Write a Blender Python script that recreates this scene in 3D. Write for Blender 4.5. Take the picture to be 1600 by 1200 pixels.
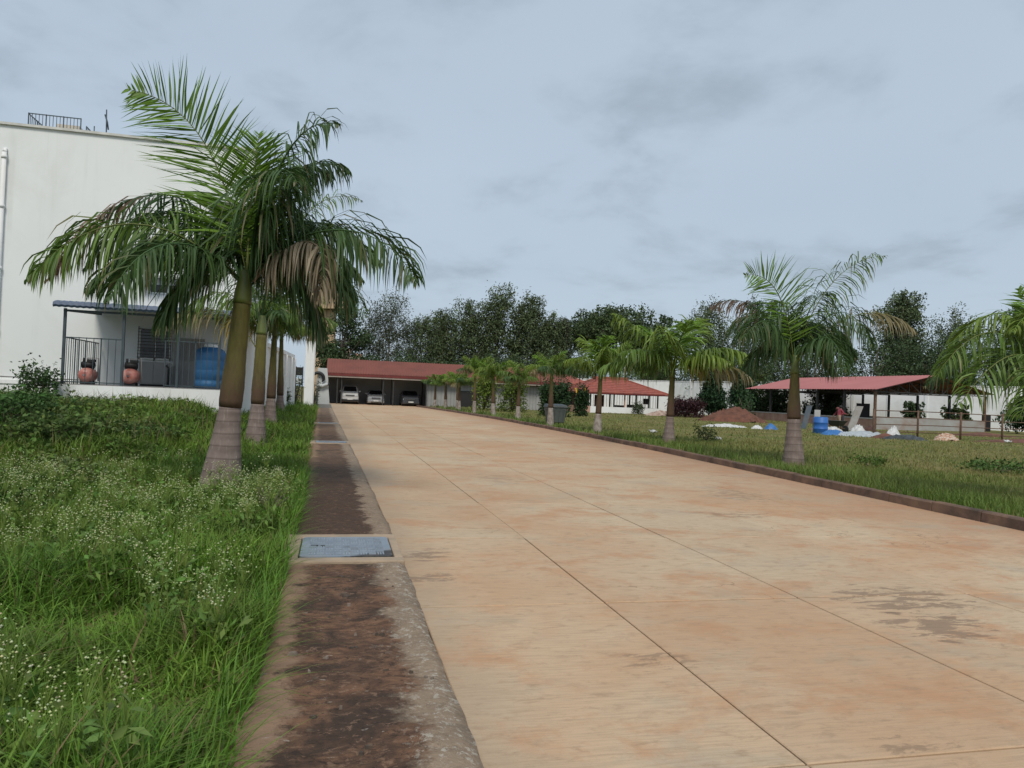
import bpy, bmesh, math, random
import numpy as np
from mathutils import Matrix, Vector
random.seed(7)
rng = np.random.default_rng(11)
R_ = math.radians
scene = bpy.context.scene
for o in list(bpy.data.objects):
    bpy.data.objects.remove(o)

# ------------------------------------------------------------------ camera
EYE = 1.6
cam_d = bpy.data.cameras.new('camera')
cam_d.sensor_width = 36.0
cam_d.lens = 1180.0 / 1600.0 * 36.0
cam_d.clip_start = 0.05
cam_d.clip_end = 4000
cam = bpy.data.objects.new('camera', cam_d)
scene.collection.objects.link(cam)
YAW, PITCH, ROLL = R_(13.1), math.atan(16 / 1180), 0.04
fw = Vector((math.sin(YAW) * math.cos(PITCH), math.cos(YAW) * math.cos(PITCH), math.sin(PITCH)))
r0 = Vector((math.cos(YAW), -math.sin(YAW), 0))
u0 = r0.cross(fw)
cr = r0 * math.cos(ROLL) + u0 * math.sin(ROLL)
cu = -r0 * math.sin(ROLL) + u0 * math.cos(ROLL)
m = Matrix((cr, cu, -fw)).transposed().to_4x4()
m.translation = (0, 0, EYE)
cam.matrix_world = m
scene.camera = cam

# ------------------------------------------------------------------ sky, sun, exposure
SUN_EL, SUN_AZ = R_(50), R_(192)          # azimuth clockwise from +Y: behind and left of the viewer
world = bpy.data.worlds.new('World')
scene.world = world
world.use_nodes = True
nt = world.node_tree
nt.nodes.clear()
N = nt.nodes.new
L = nt.links.new
wout = N('ShaderNodeOutputWorld')
bg = N('ShaderNodeBackground')
bg.inputs['Strength'].default_value = 0.1
sky = N('ShaderNodeTexSky')
sky.sky_type = 'NISHITA'
sky.sun_disc = False
sky.sun_elevation = SUN_EL
sky.sun_rotation = SUN_AZ
sky.air_density = 1.0
sky.dust_density = 3.0
tc = N('ShaderNodeTexCoord')
# overcast layer: direction projected on a high flat cloud deck
sep = N('ShaderNodeSeparateXYZ'); L(tc.outputs['Generated'], sep.inputs[0])
zz = N('ShaderNodeMath'); zz.operation = 'MAXIMUM'; zz.inputs[1].default_value = 0.0; L(sep.outputs[2], zz.inputs[0])
za = N('ShaderNodeMath'); za.operation = 'ADD'; za.inputs[1].default_value = 0.22; L(zz.outputs[0], za.inputs[0])
dx = N('ShaderNodeMath'); dx.operation = 'DIVIDE'; L(sep.outputs[0], dx.inputs[0]); L(za.outputs[0], dx.inputs[1])
dy = N('ShaderNodeMath'); dy.operation = 'DIVIDE'; L(sep.outputs[1], dy.inputs[0]); L(za.outputs[0], dy.inputs[1])
cmb = N('ShaderNodeCombineXYZ'); L(dx.outputs[0], cmb.inputs[0]); L(dy.outputs[0], cmb.inputs[1])
n1 = N('ShaderNodeTexNoise'); n1.inputs['Scale'].default_value = 2.2; n1.inputs['Detail'].default_value = 6; n1.inputs['Roughness'].default_value = 0.56
n1.inputs['Distortion'].default_value = 0.25
L(cmb.outputs[0], n1.inputs['Vector'])
n2 = N('ShaderNodeTexNoise'); n2.inputs['Scale'].default_value = 0.75; n2.inputs['Detail'].default_value = 4; n2.inputs['Roughness'].default_value = 0.5
L(cmb.outputs[0], n2.inputs['Vector'])
ramp = N('ShaderNodeValToRGB'); L(n1.outputs['Fac'], ramp.inputs[0])
e = ramp.color_ramp.elements
e[0].position = 0.47; e[0].color = (3.42, 4.06, 4.78, 1)
e[1].position = 0.74; e[1].color = (2.55, 3.02, 3.48, 1)
ramp.color_ramp.interpolation = 'EASE'
ramp2 = N('ShaderNodeValToRGB'); L(n2.outputs['Fac'], ramp2.inputs[0])
e = ramp2.color_ramp.elements
e[0].position = 0.3; e[0].color = (0.95, 0.96, 0.965, 1)
e[1].position = 0.7; e[1].color = (1.05, 1.045, 1.04, 1)
mul = N('ShaderNodeMix'); mul.data_type = 'RGBA'; mul.blend_type = 'MULTIPLY'; mul.inputs[0].default_value = 1.0
L(ramp.outputs[0], mul.inputs[6]); L(ramp2.outputs[0], mul.inputs[7])
mixs = N('ShaderNodeMix'); mixs.data_type = 'RGBA'; mixs.inputs[0].default_value = 0.88
L(sky.outputs[0], mixs.inputs[6]); L(mul.outputs[2], mixs.inputs[7])
L(mixs.outputs[2], bg.inputs['Color']); L(bg.outputs[0], wout.inputs[0])

sun_d = bpy.data.lights.new('sun', 'SUN')
sun_d.energy = 1.5
sun_d.angle = R_(16)
sun_d.color = (1.0, 0.94, 0.84)
sun = bpy.data.objects.new('sun', sun_d)
scene.collection.objects.link(sun)
sd = Vector((math.sin(SUN_AZ) * math.cos(SUN_EL), math.cos(SUN_AZ) * math.cos(SUN_EL), math.sin(SUN_EL)))
sun.rotation_euler = sd.to_track_quat('Z', 'Y').to_euler()
scene.view_settings.view_transform = 'Standard'
scene.view_settings.look = 'None'
scene.view_settings.gamma = 1.0
scene.view_settings.use_curve_mapping = False
scene.view_settings.exposure = 0.56

# ------------------------------------------------------------------ helpers
COL = scene.collection
def link(o, parent=None):
    COL.objects.link(o)
    if parent is not None:
        o.parent = parent
    return o
def tag(o, label=None, cat=None, group=None, kind=None):
    if label: o['label'] = label
    if cat: o['category'] = cat
    if group: o['group'] = group
    if kind: o['kind'] = kind
    return o
def empty(name, loc=(0, 0, 0), rz=0, label=None, cat=None, group=None):
    o = bpy.data.objects.new(name, None)
    o.empty_display_size = 0.2
    o.location = loc
    o.rotation_euler = (0, 0, rz)
    link(o)
    return tag(o, label, cat, group)

class MB:
    def __init__(s):
        s.v = []; s.f = []; s.mi = []; s.sm = []
    def add(s, vs, fs, mi=0, smooth=False):
        b = len(s.v)
        s.v += [tuple(p) for p in vs]
        for f in fs:
            s.f.append([i + b for i in f]); s.mi.append(mi); s.sm.append(smooth)
        return s
    def bb(s, x0, x1, y0, y1, z0, z1, mi=0):
        vs = [(x0, y0, z0), (x1, y0, z0), (x1, y1, z0), (x0, y1, z0), (x0, y0, z1), (x1, y0, z1), (x1, y1, z1), (x0, y1, z1)]
        return s.add(vs, [(0, 3, 2, 1), (4, 5, 6, 7), (0, 1, 5, 4), (1, 2, 6, 5), (2, 3, 7, 6), (3, 0, 4, 7)], mi)
    def hexa(s, bot, top, mi=0):
        """bot/top: four points each, counter-clockwise from above"""
        return s.add(list(bot) + list(top), [(0, 3, 2, 1), (4, 5, 6, 7), (0, 1, 5, 4), (1, 2, 6, 5), (2, 3, 7, 6), (3, 0, 4, 7)], mi)
    def bar(s, a, b, w, h=None, mi=0):
        a = Vector(a); b = Vector(b); h = h or w
        d = (b - a).normalized()
        up = Vector((0, 0, 1)) if abs(d.z) < 0.95 else Vector((0, 1, 0))
        x = d.cross(up).normalized() * w / 2; y = x.cross(d).normalized() * h / 2
        return s.hexa([a - x - y, a + x - y, a + x + y, a - x + y], [b - x - y, b + x - y, b + x + y, b - x + y], mi)
    def tube(s, pts, rad, n=8, mi=0, cap=True, smooth=True):
        pts = [Vector(p) for p in pts]
        if not hasattr(rad, '__len__'): rad = [rad] * len(pts)
        vs = []; fs = []
        ref = Vector((0.13, 0.31, 0.94)).normalized()
        for i, p in enumerate(pts):
            d = (pts[min(i + 1, len(pts) - 1)] - pts[max(i - 1, 0)]).normalized()
            rr = ref if abs(d.dot(ref)) < 0.9 else Vector((1, 0, 0))
            if abs(d.z) > 0.8: rr = Vector((0, 1, 0))
            x = d.cross(rr).normalized(); y = d.cross(x)
            for k in range(n):
                a = 2 * math.pi * k / n
                vs.append(p + x * math.cos(a) * rad[i] + y * math.sin(a) * rad[i])
        for i in range(len(pts) - 1):
            for k in range(n):
                fs.append((i * n + k, i * n + (k + 1) % n, (i + 1) * n + (k + 1) % n, (i + 1) * n + k))
        s.add(vs, fs, mi, smooth)
        if cap:
            b = len(s.v) - len(vs)
            s.f.append([b + k for k in range(n)][::-1]); s.mi.append(mi); s.sm.append(False)
            t = b + (len(pts) - 1) * n
            s.f.append([t + k for k in range(n)]); s.mi.append(mi); s.sm.append(False)
        return s
    def prism(s, poly, axis, a, b, mi=0):
        """poly: 2-D outline; axis 'x': poly=(y,z) ; 'y': poly=(x,z); 'z': poly=(x,y)"""
        n = len(poly)
        def pt(p, t):
            return {'x': (t, p[0], p[1]), 'y': (p[0], t, p[1]), 'z': (p[0], p[1], t)}[axis]
        vs = [pt(p, a) for p in poly] + [pt(p, b) for p in poly]
        fs = [tuple(range(n)), tuple(range(2 * n - 1, n - 1, -1))]
        fs += [((k + 1) % n, k, n + k, n + (k + 1) % n) for k in range(n)]
        return s.add(vs, fs, mi)
    def ball(s, c, r, nu=12, nv=8, mi=0, sc=(1, 1, 1)):
        vs = [(c[0], c[1], c[2] - r * sc[2])]
        for j in range(1, nv):
            t = -math.pi / 2 + math.pi * j / nv
            for i in range(nu):
                a = 2 * math.pi * i / nu
                vs.append((c[0] + r * sc[0] * math.cos(t) * math.cos(a), c[1] + r * sc[1] * math.cos(t) * math.sin(a), c[2] + r * sc[2] * math.sin(t)))
        vs.append((c[0], c[1], c[2] + r * sc[2]))
        fs = [(0, 1 + (i + 1) % nu, 1 + i) for i in range(nu)]
        for j in range(nv - 2):
            for i in range(nu):
                a = 1 + j * nu
                fs.append((a + i, a + (i + 1) % nu, a + nu + (i + 1) % nu, a + nu + i))
        a = 1 + (nv - 2) * nu
        fs += [(a + i, a + (i + 1) % nu, len(vs) - 1) for i in range(nu)]
        return s.add(vs, fs, mi, True)
    def mesh(s, name, mats):
        me = bpy.data.meshes.new(name)
        me.from_pydata(s.v, [], s.f)
        for mt in (mats if isinstance(mats, (list, tuple)) else [mats]):
            me.materials.append(mt)
        me.polygons.foreach_set('material_index', s.mi)
        me.polygons.foreach_set('use_smooth', s.sm)
        bm = bmesh.new(); bm.from_mesh(me)
        bmesh.ops.recalc_face_normals(bm, faces=bm.faces)
        bm.to_mesh(me); bm.free()
        me.update()
        return me
    def build(s, name, mats, parent=None, bevel=0):
        o = bpy.data.objects.new(name, s.mesh(name, mats))
        link(o, parent)
        if bevel:
            b = o.modifiers.new('bevel', 'BEVEL'); b.width = bevel; b.segments = 2; b.limit_method = 'ANGLE'
        return o

def np_mesh(name, V, F, mat, col=None, smooth=False):
    """V (n,3), F (m,3 or 4) numpy; col (n,3) becomes the point colour attribute 'tint'"""
    me = bpy.data.meshes.new(name)
    n, k = len(V), F.shape[1]
    me.vertices.add(n); me.vertices.foreach_set('co', V.astype(np.float32).ravel())
    me.loops.add(F.size); me.loops.foreach_set('vertex_index', F.astype(np.int32).ravel())
    me.polygons.add(len(F))
    me.polygons.foreach_set('loop_start', np.arange(0, F.size, k, dtype=np.int32))
    me.update(calc_edges=True)
    me.materials.append(mat)
    if smooth:
        me.polygons.foreach_set('use_smooth', np.ones(len(F), bool))
    if col is not None:
        a = me.color_attributes.new('tint', 'FLOAT_COLOR', 'POINT')
        c4 = np.ones((n, 4), np.float32); c4[:, :3] = col
        a.data.foreach_set('color', c4.ravel())
    me.validate()
    return me

# ------------------------------------------------------------------ materials
def newmat(name):
    mt = bpy.data.materials.new(name); mt.use_nodes = True
    t = mt.node_tree
    return mt, t, t.nodes['Principled BSDF']
def setp(b, **k):
    for n_, v in k.items():
        b.inputs[n_.replace('_', ' ')].default_value = v
def noise(t, scale, detail=4, rough=0.55, vec=None, stretch=None, dist=0.0):
    n = t.nodes.new('ShaderNodeTexNoise')
    n.inputs['Scale'].default_value = scale; n.inputs['Detail'].default_value = detail; n.inputs['Roughness'].default_value = rough
    n.inputs['Distortion'].default_value = dist
    if vec is None:
        g = t.nodes.new('ShaderNodeNewGeometry'); vec = g.outputs['Position']
    if stretch:
        mp = t.nodes.new('ShaderNodeMapping'); mp.inputs['Scale'].default_value = stretch
        t.links.new(vec, mp.inputs[0]); vec = mp.outputs[0]
    t.links.new(vec, n.inputs['Vector'])
    return n.outputs['Fac']
def rampn(t, fac, p0, p1, c0=(0, 0, 0, 1), c1=(1, 1, 1, 1)):
    r = t.nodes.new('ShaderNodeValToRGB')
    r.color_ramp.elements[0].position = p0; r.color_ramp.elements[1].position = p1
    r.color_ramp.elements[0].color = c0; r.color_ramp.elements[1].color = c1
    t.links.new(fac, r.inputs[0])
    return r.outputs[0]
def mixc(t, fac, a, b, mode='MIX'):
    mx = t.nodes.new('ShaderNodeMix'); mx.data_type = 'RGBA'; mx.blend_type = mode
    for sock, v in ((0, fac), (6, a), (7, b)):
        if isinstance(v, bpy.types.NodeSocket): t.links.new(v, mx.inputs[sock])
        elif sock == 0: mx.inputs[0].default_value = v
        else: mx.inputs[sock].default_value = (*v, 1) if len(v) == 3 else v
    return mx.outputs[2]
def mth(t, op, a, b=0.0, clamp=False):
    n = t.nodes.new('ShaderNodeMath'); n.operation = op; n.use_clamp = clamp
    for i, v in ((0, a), (1, b)):
        if isinstance(v, bpy.types.NodeSocket): t.links.new(v, n.inputs[i])
        else: n.inputs[i].default_value = v
    return n.outputs[0]
def bump(t, b, h, strength=0.3, dist=0.02):
    n = t.nodes.new('ShaderNodeBump'); n.inputs['Strength'].default_value = strength; n.inputs['Distance'].default_value = dist
    t.links.new(h, n.inputs['Height']); t.links.new(n.outputs[0], b.inputs['Normal'])
def M(name, c1, c2=None, scale=3.0, rough=0.7, bmp=0.0, lo=0.35, hi=0.65, detail=5, stretch=None, metal=0.0, bscale=None, dirt=None, dscale=1.0):
    mt, t, b = newmat(name)
    c2 = c2 or tuple(x * 0.75 for x in c1)
    f = noise(t, scale, detail, stretch=stretch)
    c = mixc(t, rampn(t, f, lo, hi), c1, c2)
    if dirt:
        d = noise(t, dscale, 6, 0.65, dist=0.6)
        c = mixc(t, rampn(t, d, 0.5, 0.72), c, dirt)
    t.links.new(c, b.inputs['Base Color'])
    setp(b, Roughness=rough, Metallic=metal)
    if bmp: bump(t, b, noise(t, bscale or scale * 6, 5), bmp)
    return mt
def foliage(name, rough=0.5, trans=0.25, spec=0.35):
    """leaf colour comes from the mesh's own tint attribute"""
    mt, t, b = newmat(name)
    a = t.nodes.new('ShaderNodeAttribute'); a.attribute_name = 'tint'
    t.links.new(a.outputs['Color'], b.inputs['Base Color'])
    setp(b, Roughness=rough, Specular_IOR_Level=spec)
    tr = t.nodes.new('ShaderNodeBsdfTranslucent'); t.links.new(a.outputs['Color'], tr.inputs[0])
    mx = t.nodes.new('ShaderNodeMixShader'); mx.inputs[0].default_value = trans
    t.links.new(b.outputs[0], mx.inputs[1]); t.links.new(tr.outputs[0], mx.inputs[2])
    t.links.new(mx.outputs[0], t.nodes['Material Output'].inputs[0])
    return mt

def streaky(mt, col, amount=.5):
    """rain streaks running down a painted wall"""
    t = mt.node_tree; b = t.nodes['Principled BSDF']
    src = b.inputs['Base Color'].links[0].from_socket
    s1 = noise(t, 1.6, 6, .65, None, (1, 1, .05)); s2 = noise(t, .5, 4, .6)
    f = mth(t, 'MULTIPLY', mth(t, 'MULTIPLY', rampn(t, s1, .52, .72), rampn(t, s2, .42, .62)), amount)
    t.links.new(mixc(t, f, src, col), b.inputs['Base Color'])
LEAF = foliage('leaf')
GRASS = foliage('grass_blade', 0.55, 0.3, 0.25)
TREELEAF = foliage('tree_leaf', 0.6, 0.15, 0.2)
MAT = dict(
    white=M('white_paint', (.78, .80, .795), (.745, .765, .76), .35, .75, .05, bscale=30, dirt=(.68, .69, .67), dscale=.25),
    white2=M('white_paint_wall', (.82, .83, .82), (.76, .77, .77), .5, .8, .05, bscale=25, dirt=(.70, .70, .67), dscale=.6),
    grey=M('grey_plaster', (.33, .33, .32), (.27, .27, .26), 1.2, .8, .05),
    greyd=M('grey_sheet', (.24, .235, .23), (.20, .195, .19), .8, .6),
    concrete=M('concrete', (.40, .30, .205), (.29, .22, .155), 3, .9, .3, bscale=60),
    kerb=M('kerb_concrete', (.21, .125, .082), (.105, .066, .047), 2.2, .95, .4, bscale=40, dirt=(.05, .037, .028), dscale=1.7),
    redroof=M('red_roof_sheet', (.19, .058, .038), (.155, .047, .032), .5, .85),
    pinkroof=M('pink_roof_sheet', (.41, .145, .135), (.36, .12, .115), .4, .75),
    tile=M('clay_tile', (.34, .095, .06), (.24, .06, .045), 4, .75, dirt=(.16, .06, .045), dscale=2),
    darkred=M('dark_red_trim', (.16, .025, .022), None, 2, .5),
    blueroof=M('blue_roof_sheet', (.075, .11, .18), (.05, .075, .13), 2, .5),
    darkmetal=M('dark_metal', (.035, .04, .042), (.055, .05, .045), 6, .5, metal=.3),
    bluegrey=M('blue_grey_metal', (.06, .085, .095), (.045, .06, .07), 5, .5, metal=.2),
    rust=M('rusty_pipe', (.17, .095, .055), (.09, .055, .04), 9, .8),
    soil=M('red_soil', (.165, .068, .042), (.10, .045, .03), 3, 1.0, .6, bscale=20),
    tank=M('blue_plastic', (.018, .105, .25), (.025, .13, .29), 2, .55),
    redtank=M('red_vessel', (.42, .13, .10), (.52, .27, .23), 6, .4),
    black=M('black_rubber', (.015, .015, .016), None, 4, .6),
    bin=M('dark_green_bin', (.075, .09, .085), (.095, .105, .10), 5, .55),
    pier=M('pale_pier', (.48, .5, .49), (.42, .44, .43), .9, .8),
    tan=M('tan_wall', (.50, .36, .22), (.45, .32, .2), .6, .8),
    pinkwall=M('pink_wall', (.52, .30, .22), (.45, .27, .2), 1, .8),
    glass=M('dark_glass', (.012, .015, .017), None, 2, .08),
    chrome=M('bright_metal', (.55, .56, .57), None, 3, .2, metal=.9),
    carw=M('pale_car_paint', (.50, .50, .48), (.47, .47, .45), 1, .25),
    cars=M('silver_car_paint', (.36, .37, .38), (.33, .34, .35), 1, .25, metal=.5),
    card=M('dark_car_paint', (.085, .09, .10), (.075, .08, .09), 1, .22, metal=.5),
    lamp=M('headlight_glass', (.55, .57, .58), None, 8, .1),
    plate=M('number_plate', (.7, .7, .66), None, 8, .5),
    bark=M('tree_bark', (.16, .13, .10), (.09, .075, .06), 3, .95, .4),
    barkp=M('pale_bark', (.30, .28, .25), (.18, .16, .14), 2, .9, .3),
    sheet=M('grey_plastic_sheet', (.42, .46, .48), (.33, .36, .38), 4, .4),
    whitebag=M('white_sack', (.62, .63, .62), (.46, .46, .45), 6, .7),
    bluetarp=M('blue_tarp', (.04, .17, .42), (.03, .12, .33), 5, .5),
    wood=M('raw_timber', (.36, .24, .15), (.27, .18, .11), 4, .8, stretch=(1, 1, 8)),
    yellow=M('yellow_cloth', (.72, .42, .03), (.6, .34, .03), 5, .8),
    orange=M('orange_cloth', (.36, .18, .11), (.50, .42, .34), 9, .9, lo=.45, hi=.55),
)
streaky(MAT['white'], (.50, .51, .48), .45)
streaky(MAT['white2'], (.46, .44, .39), .6)
streaky(MAT['redroof'], (.10, .045, .04), .5)
streaky(MAT['pinkroof'], (.27, .12, .11), .5)
# ------------------------------------------------------------------ ground and road
def sstep(a):
    a = np.clip(a, 0, 1); return a * a * (3 - 2 * a)
_ey, _ex = [-5, 8, 12, 16, 30, 43, 60, 76], [.68, .67, .62, .55, .3, .05, -.25, -.55]
_ky, _kx = [-5, 8.5, 14, 22, 30, 38, 46, 54, 62, 70, 76], [9.15, 9.32, 9.55, 9.9, 10.0, 9.98, 9.8, 9.4, 8.85, 8.15, 7.6]
def edge_l(y): return np.interp(y, _ey, _ex)
def kerb_x(y): return np.interp(y, _ky, _kx)
def strip_l(y): return edge_l(y) - 1.02
def ground_z(x, y):
    x = np.asarray(x, float); y = np.asarray(y, float)
    left = .80 * sstep((-x - 1.5) / 3.0) * sstep((y - 9) / 13.0)
    bumps = .05 * np.sin(x * 1.3 + 1) * np.sin(y * .9) * sstep((-x - .9) / 1.5)
    zl = .015 + left + bumps
    zr = .10 + .04 * np.sin(x * .35) * np.sin(y * .23)
    z = np.where(x < strip_l(y) + .03, zl, np.where(x > kerb_x(y) + .1, zr, -.12))
    z = np.where((y > 74) & (x > -1.5) & (x < 22), -.12, z)
    return z
gx = np.unique(np.concatenate([[-900, -400, -180, -90, -60], np.arange(-40, -8, 1.5), np.arange(-8, -1.5, .4), np.arange(-1.5, 1.0, .12), np.arange(1, 7.4, 1.6), np.arange(7.4, 10.9, .14), np.arange(11, 50, 1.3), [55, 65, 80, 110, 180, 400, 900]]))
gy = np.unique(np.concatenate([[-300, -60, -20], np.arange(-6, 30, .6), np.arange(30, 80, 1.2), [85, 95, 110, 140, 200, 320, 600, 1200]]))
GX, GY = np.meshgrid(gx, gy)
GZ = ground_z(GX, GY)
V = np.stack([GX, GY, GZ], -1).reshape(-1, 3)
w_ = len(gx); i_ = np.arange(len(gy) - 1)[:, None] * w_ + np.arange(w_ - 1)[None, :]
F = np.stack([i_, i_ + 1, i_ + w_ + 1, i_ + w_], -1).reshape(-1, 4)
mt, t, b = newmat('ground_turf')
nA = noise(t, .35, 5); nB = noise(t, 2.2, 6, .65); nC = noise(t, 14, 4)
c = mixc(t, rampn(t, nA, .4, .62), (.13, .14, .042), (.21, .175, .075))
c = mixc(t, rampn(t, nB, .56, .72), c, (.17, .105, .055))
c = mixc(t, rampn(t, nC, .45, .8), c, (.075, .085, .028))
t.links.new(c, b.inputs['Base Color']); setp(b, Roughness=1.0, Specular_IOR_Level=.1)
bump(t, b, nC, .6, .05)
o = link(bpy.data.objects.new('ground', np_mesh('ground', V, F, mt, smooth=True)))
tag(o, kind='structure')

# road bed (seen only in the joints) and the concrete slabs
mt_bed = M('joint_dirt', (.085, .06, .042), (.14, .09, .058), 5, 1.0)
ys = np.arange(-3, 77, 1.0)
mb = MB()
for y0, y1 in zip(ys[:-1], ys[1:]):
    mb.add([(edge_l(y0) - .06, y0, -.03), (kerb_x(y0) + .08, y0, -.03), (kerb_x(y1) + .08, y1, -.03), (edge_l(y1) - .06, y1, -.03)], [(0, 1, 2, 3)])
road = tag(mb.build('road', mt_bed), kind='structure')

mt, t, b = newmat('road_concrete')
g = t.nodes.new('ShaderNodeNewGeometry'); P = g.outputs['Position']
sx = t.nodes.new('ShaderNodeSeparateXYZ'); t.links.new(P, sx.inputs[0])
oi = t.nodes.new('ShaderNodeObjectInfo')
big = noise(t, .33, 5, .6, P, dist=.4); mid = noise(t, 1.1, 7, .68, P, (.9, 1.15, 1), .35); fine = noise(t, 8, 7, .72, P, (.75, 1.5, 1), .3); broom = noise(t, 60, 3, .6, P, (.06, 1, 1)); grit = noise(t, 140, 3, .6, P)
c = mixc(t, rampn(t, big, .38, .60), (.50, .325, .195), (.55, .425, .29))
c = mixc(t, mth(t, 'MULTIPLY', rampn(t, mid, .51, .63), .72), c, (.47, .245, .125))        # red dust
xr = rampn(t, mth(t, 'ADD', mth(t, 'MULTIPLY', sx.outputs[0], .1), mth(t, 'MULTIPLY', mth(t, 'SUBTRACT', mid, .5), .5)), .68, .95)
c = mixc(t, mth(t, 'MULTIPLY', xr, .8), c, (.42, .225, .13))                           # dust swept to the kerb
dl = mth(t, 'SUBTRACT', sx.outputs[0], .62)
lf = rampn(t, mth(t, 'ADD', dl, mth(t, 'MULTIPLY', mth(t, 'SUBTRACT', mid, .5), 1.1)), .08, .5, (1, 1, 1, 1), (0, 0, 0, 1))
c = mixc(t, mth(t, 'MULTIPLY', lf, .55), c, (.33, .25, .175))                            # damp left margin
grey = rampn(t, noise(t, .9, 6, .66, P, (.9, 1.2, 1), .4), .54, .66)
c = mixc(t, mth(t, 'MULTIPLY', grey, .6), c, (.40, .335, .25))
c = mixc(t, mth(t, 'MULTIPLY', rampn(t, fine, .52, .68), .55), c, (.285, .185, .112))
c = mixc(t, mth(t, 'MULTIPLY', rampn(t, broom, .42, .72), .5), c, (.33, .235, .15))
# dark scuffed stains with outlines of their own
def spot(cx, cy, rx, ry, th):
    d = t.nodes.new('ShaderNodeMapping'); d.vector_type = 'POINT'
    d.inputs['Location'].default_value = (-cx / rx, -cy / ry, 0); d.inputs['Scale'].default_value = (1 / rx, 1 / ry, 0)
    t.links.new(P, d.inputs[0])
    ln = t.nodes.new('ShaderNodeVectorMath'); ln.operation = 'LENGTH'; t.links.new(d.outputs[0], ln.inputs[0])
    fall = mth(t, 'SUBTRACT', 1.0, ln.outputs['Value'], True)
    nz = noise(t, 5.5, 7, .72, P, (.6, 1.5, 1), .5)
    return rampn(t, mth(t, 'MULTIPLY', mth(t, 'POWER', fall, .25), nz), th, th + .05)
for (cx, cy, rx, ry, th, k) in ((4.75, 5.5, .95, .7, .42, .65), (4.45, 4.75, .7, .6, .42, .65), (2.0, 4.3, .45, .35, .45, .5), (2.75, 3.05, .4, .25, .46, .5), (5.6, 9.8, 1.0, .6, .45, .5), (5.1, 3.5, .4, .4, .46, .45), (6.9, 12, 1.2, 1.4, .44, .45), (.9, 7.4, .5, .5, .42, .6), (.85, 6.5, .4, .25, .42, .6), (3.0, 14, 1.2, 1.5, .46, .35)):
    c = mixc(t, mth(t, 'MULTIPLY', spot(cx, cy, rx, ry, th), k), c, (.17, .115, .08))
vor = t.nodes.new('ShaderNodeTexVoronoi'); vor.feature = 'DISTANCE_TO_EDGE'; vor.inputs['Scale'].default_value = .42
wob = t.nodes.new('ShaderNodeVectorMath'); wob.operation = 'ADD'; t.links.new(P, wob.inputs[0])
nzv = t.nodes.new('ShaderNodeTexNoise'); nzv.inputs['Scale'].default_value = 1.6; nzv.inputs['Detail'].default_value = 6; t.links.new(P, nzv.inputs['Vector']); t.links.new(nzv.outputs['Color'], wob.inputs[1])
t.links.new(wob.outputs[0], vor.inputs['Vector'])
hair = mth(t, 'MULTIPLY', rampn(t, vor.outputs['Distance'], .0, .004, (1, 1, 1, 1), (0, 0, 0, 1)), rampn(t, noise(t, .5, 3, .5, P), .5, .6))
c = mixc(t, mth(t, 'MULTIPLY', hair, .55), c, (.14, .09, .06))                          # hairline cracks
c = mixc(t, mth(t, 'MULTIPLY', rampn(t, grit, .58, .74), .35), c, (.25, .17, .11))
c = mixc(t, rampn(t, oi.outputs['Random'], 0, 1, (.0, 0, 0, 1), (.16, .16, .16, 1)), c, (.30, .21, .14))
t.links.new(c, b.inputs['Base Color']); setp(b, Roughness=.88, Specular_IOR_Level=.25)
hh = mth(t, 'ADD', broom, mth(t, 'MULTIPLY', grit, .6)); bump(t, b, hh, .25, .006)
mt_road = mt
jx = [.68, 2.13, 3.83, 5.5, 7.2]
def jline(k, y):
    if k == 0: return float(edge_l(y))
    if k == 5: return float(kerb_x(y)) - .02
    return min(jx[k] + (float(edge_l(y)) - .68) * (1 - k / 5), float(kerb_x(y)) - .3)
g2 = .0055
yj = [.4 + 2.6 * i for i in range(-1, 29)] + [75.4]
for y0, y1 in zip(yj[:-1], yj[1:]):
    for k in range(5):
        mb = MB()
        ya, yb = y0 + .008, y1 - .008
        q = [(jline(k, ya) + g2, ya), (jline(k + 1, ya) - g2, ya), (jline(k + 1, yb) - g2, yb), (jline(k, yb) + g2, yb)]
        dz = random.uniform(-.003, .003)
        cx_ = sum(p[0] for p in q) / 4; cy_ = sum(p[1] for p in q) / 4
        q = [(p[0] - cx_, p[1] - cy_) for p in q]
        cham = [(p[0] * (1 - .006 / max(abs(p[0]), .1)), p[1] * (1 - .006 / max(abs(p[1]), .1))) for p in q]
        mb.add([(*p, -.05) for p in q] + [(*p, dz - .005) for p in q] + [(*p, dz) for p in cham],
               [(8, 9, 10, 11)] + [(i, (i + 1) % 4, 4 + (i + 1) % 4, 4 + i) for i in range(4)] + [(4 + i, 4 + (i + 1) % 4, 8 + (i + 1) % 4, 8 + i) for i in range(4)])
        s_ = mb.build('slab', mt_road, road)
        s_.location = (cx_, cy_, 0)

# drain strip along the left road edge
mt, t, b = newmat('muddy_drain_top')
g = t.nodes.new('ShaderNodeNewGeometry'); P = g.outputs['Position']
at = t.nodes.new('ShaderNodeAttribute'); at.attribute_name = 'tint'
su = t.nodes.new('ShaderNodeSeparateColor'); t.links.new(at.outputs['Color'], su.inputs[0])    # r: place across the strip, g: muddiness of the segment
nA = noise(t, 2.2, 7, .68, P, (.8, 1, 1), .5); nB = noise(t, 6, 7, .7, P, (.7, 1.3, 1), .6); nC = noise(t, 28, 5, .7, P); nD = noise(t, 90, 3, .6, P)
c = mixc(t, rampn(t, nB, .35, .65), (.29, .215, .15), (.205, .155, .11))
c = mixc(t, rampn(t, nC, .55, .72), c, (.36, .31, .25))
u = su.outputs[0]
un = mth(t, 'ADD', u, mth(t, 'ADD', mth(t, 'MULTIPLY', mth(t, 'SUBTRACT', nA, .5), .62), mth(t, 'MULTIPLY', mth(t, 'SUBTRACT', nC, .5), .16)))
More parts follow.
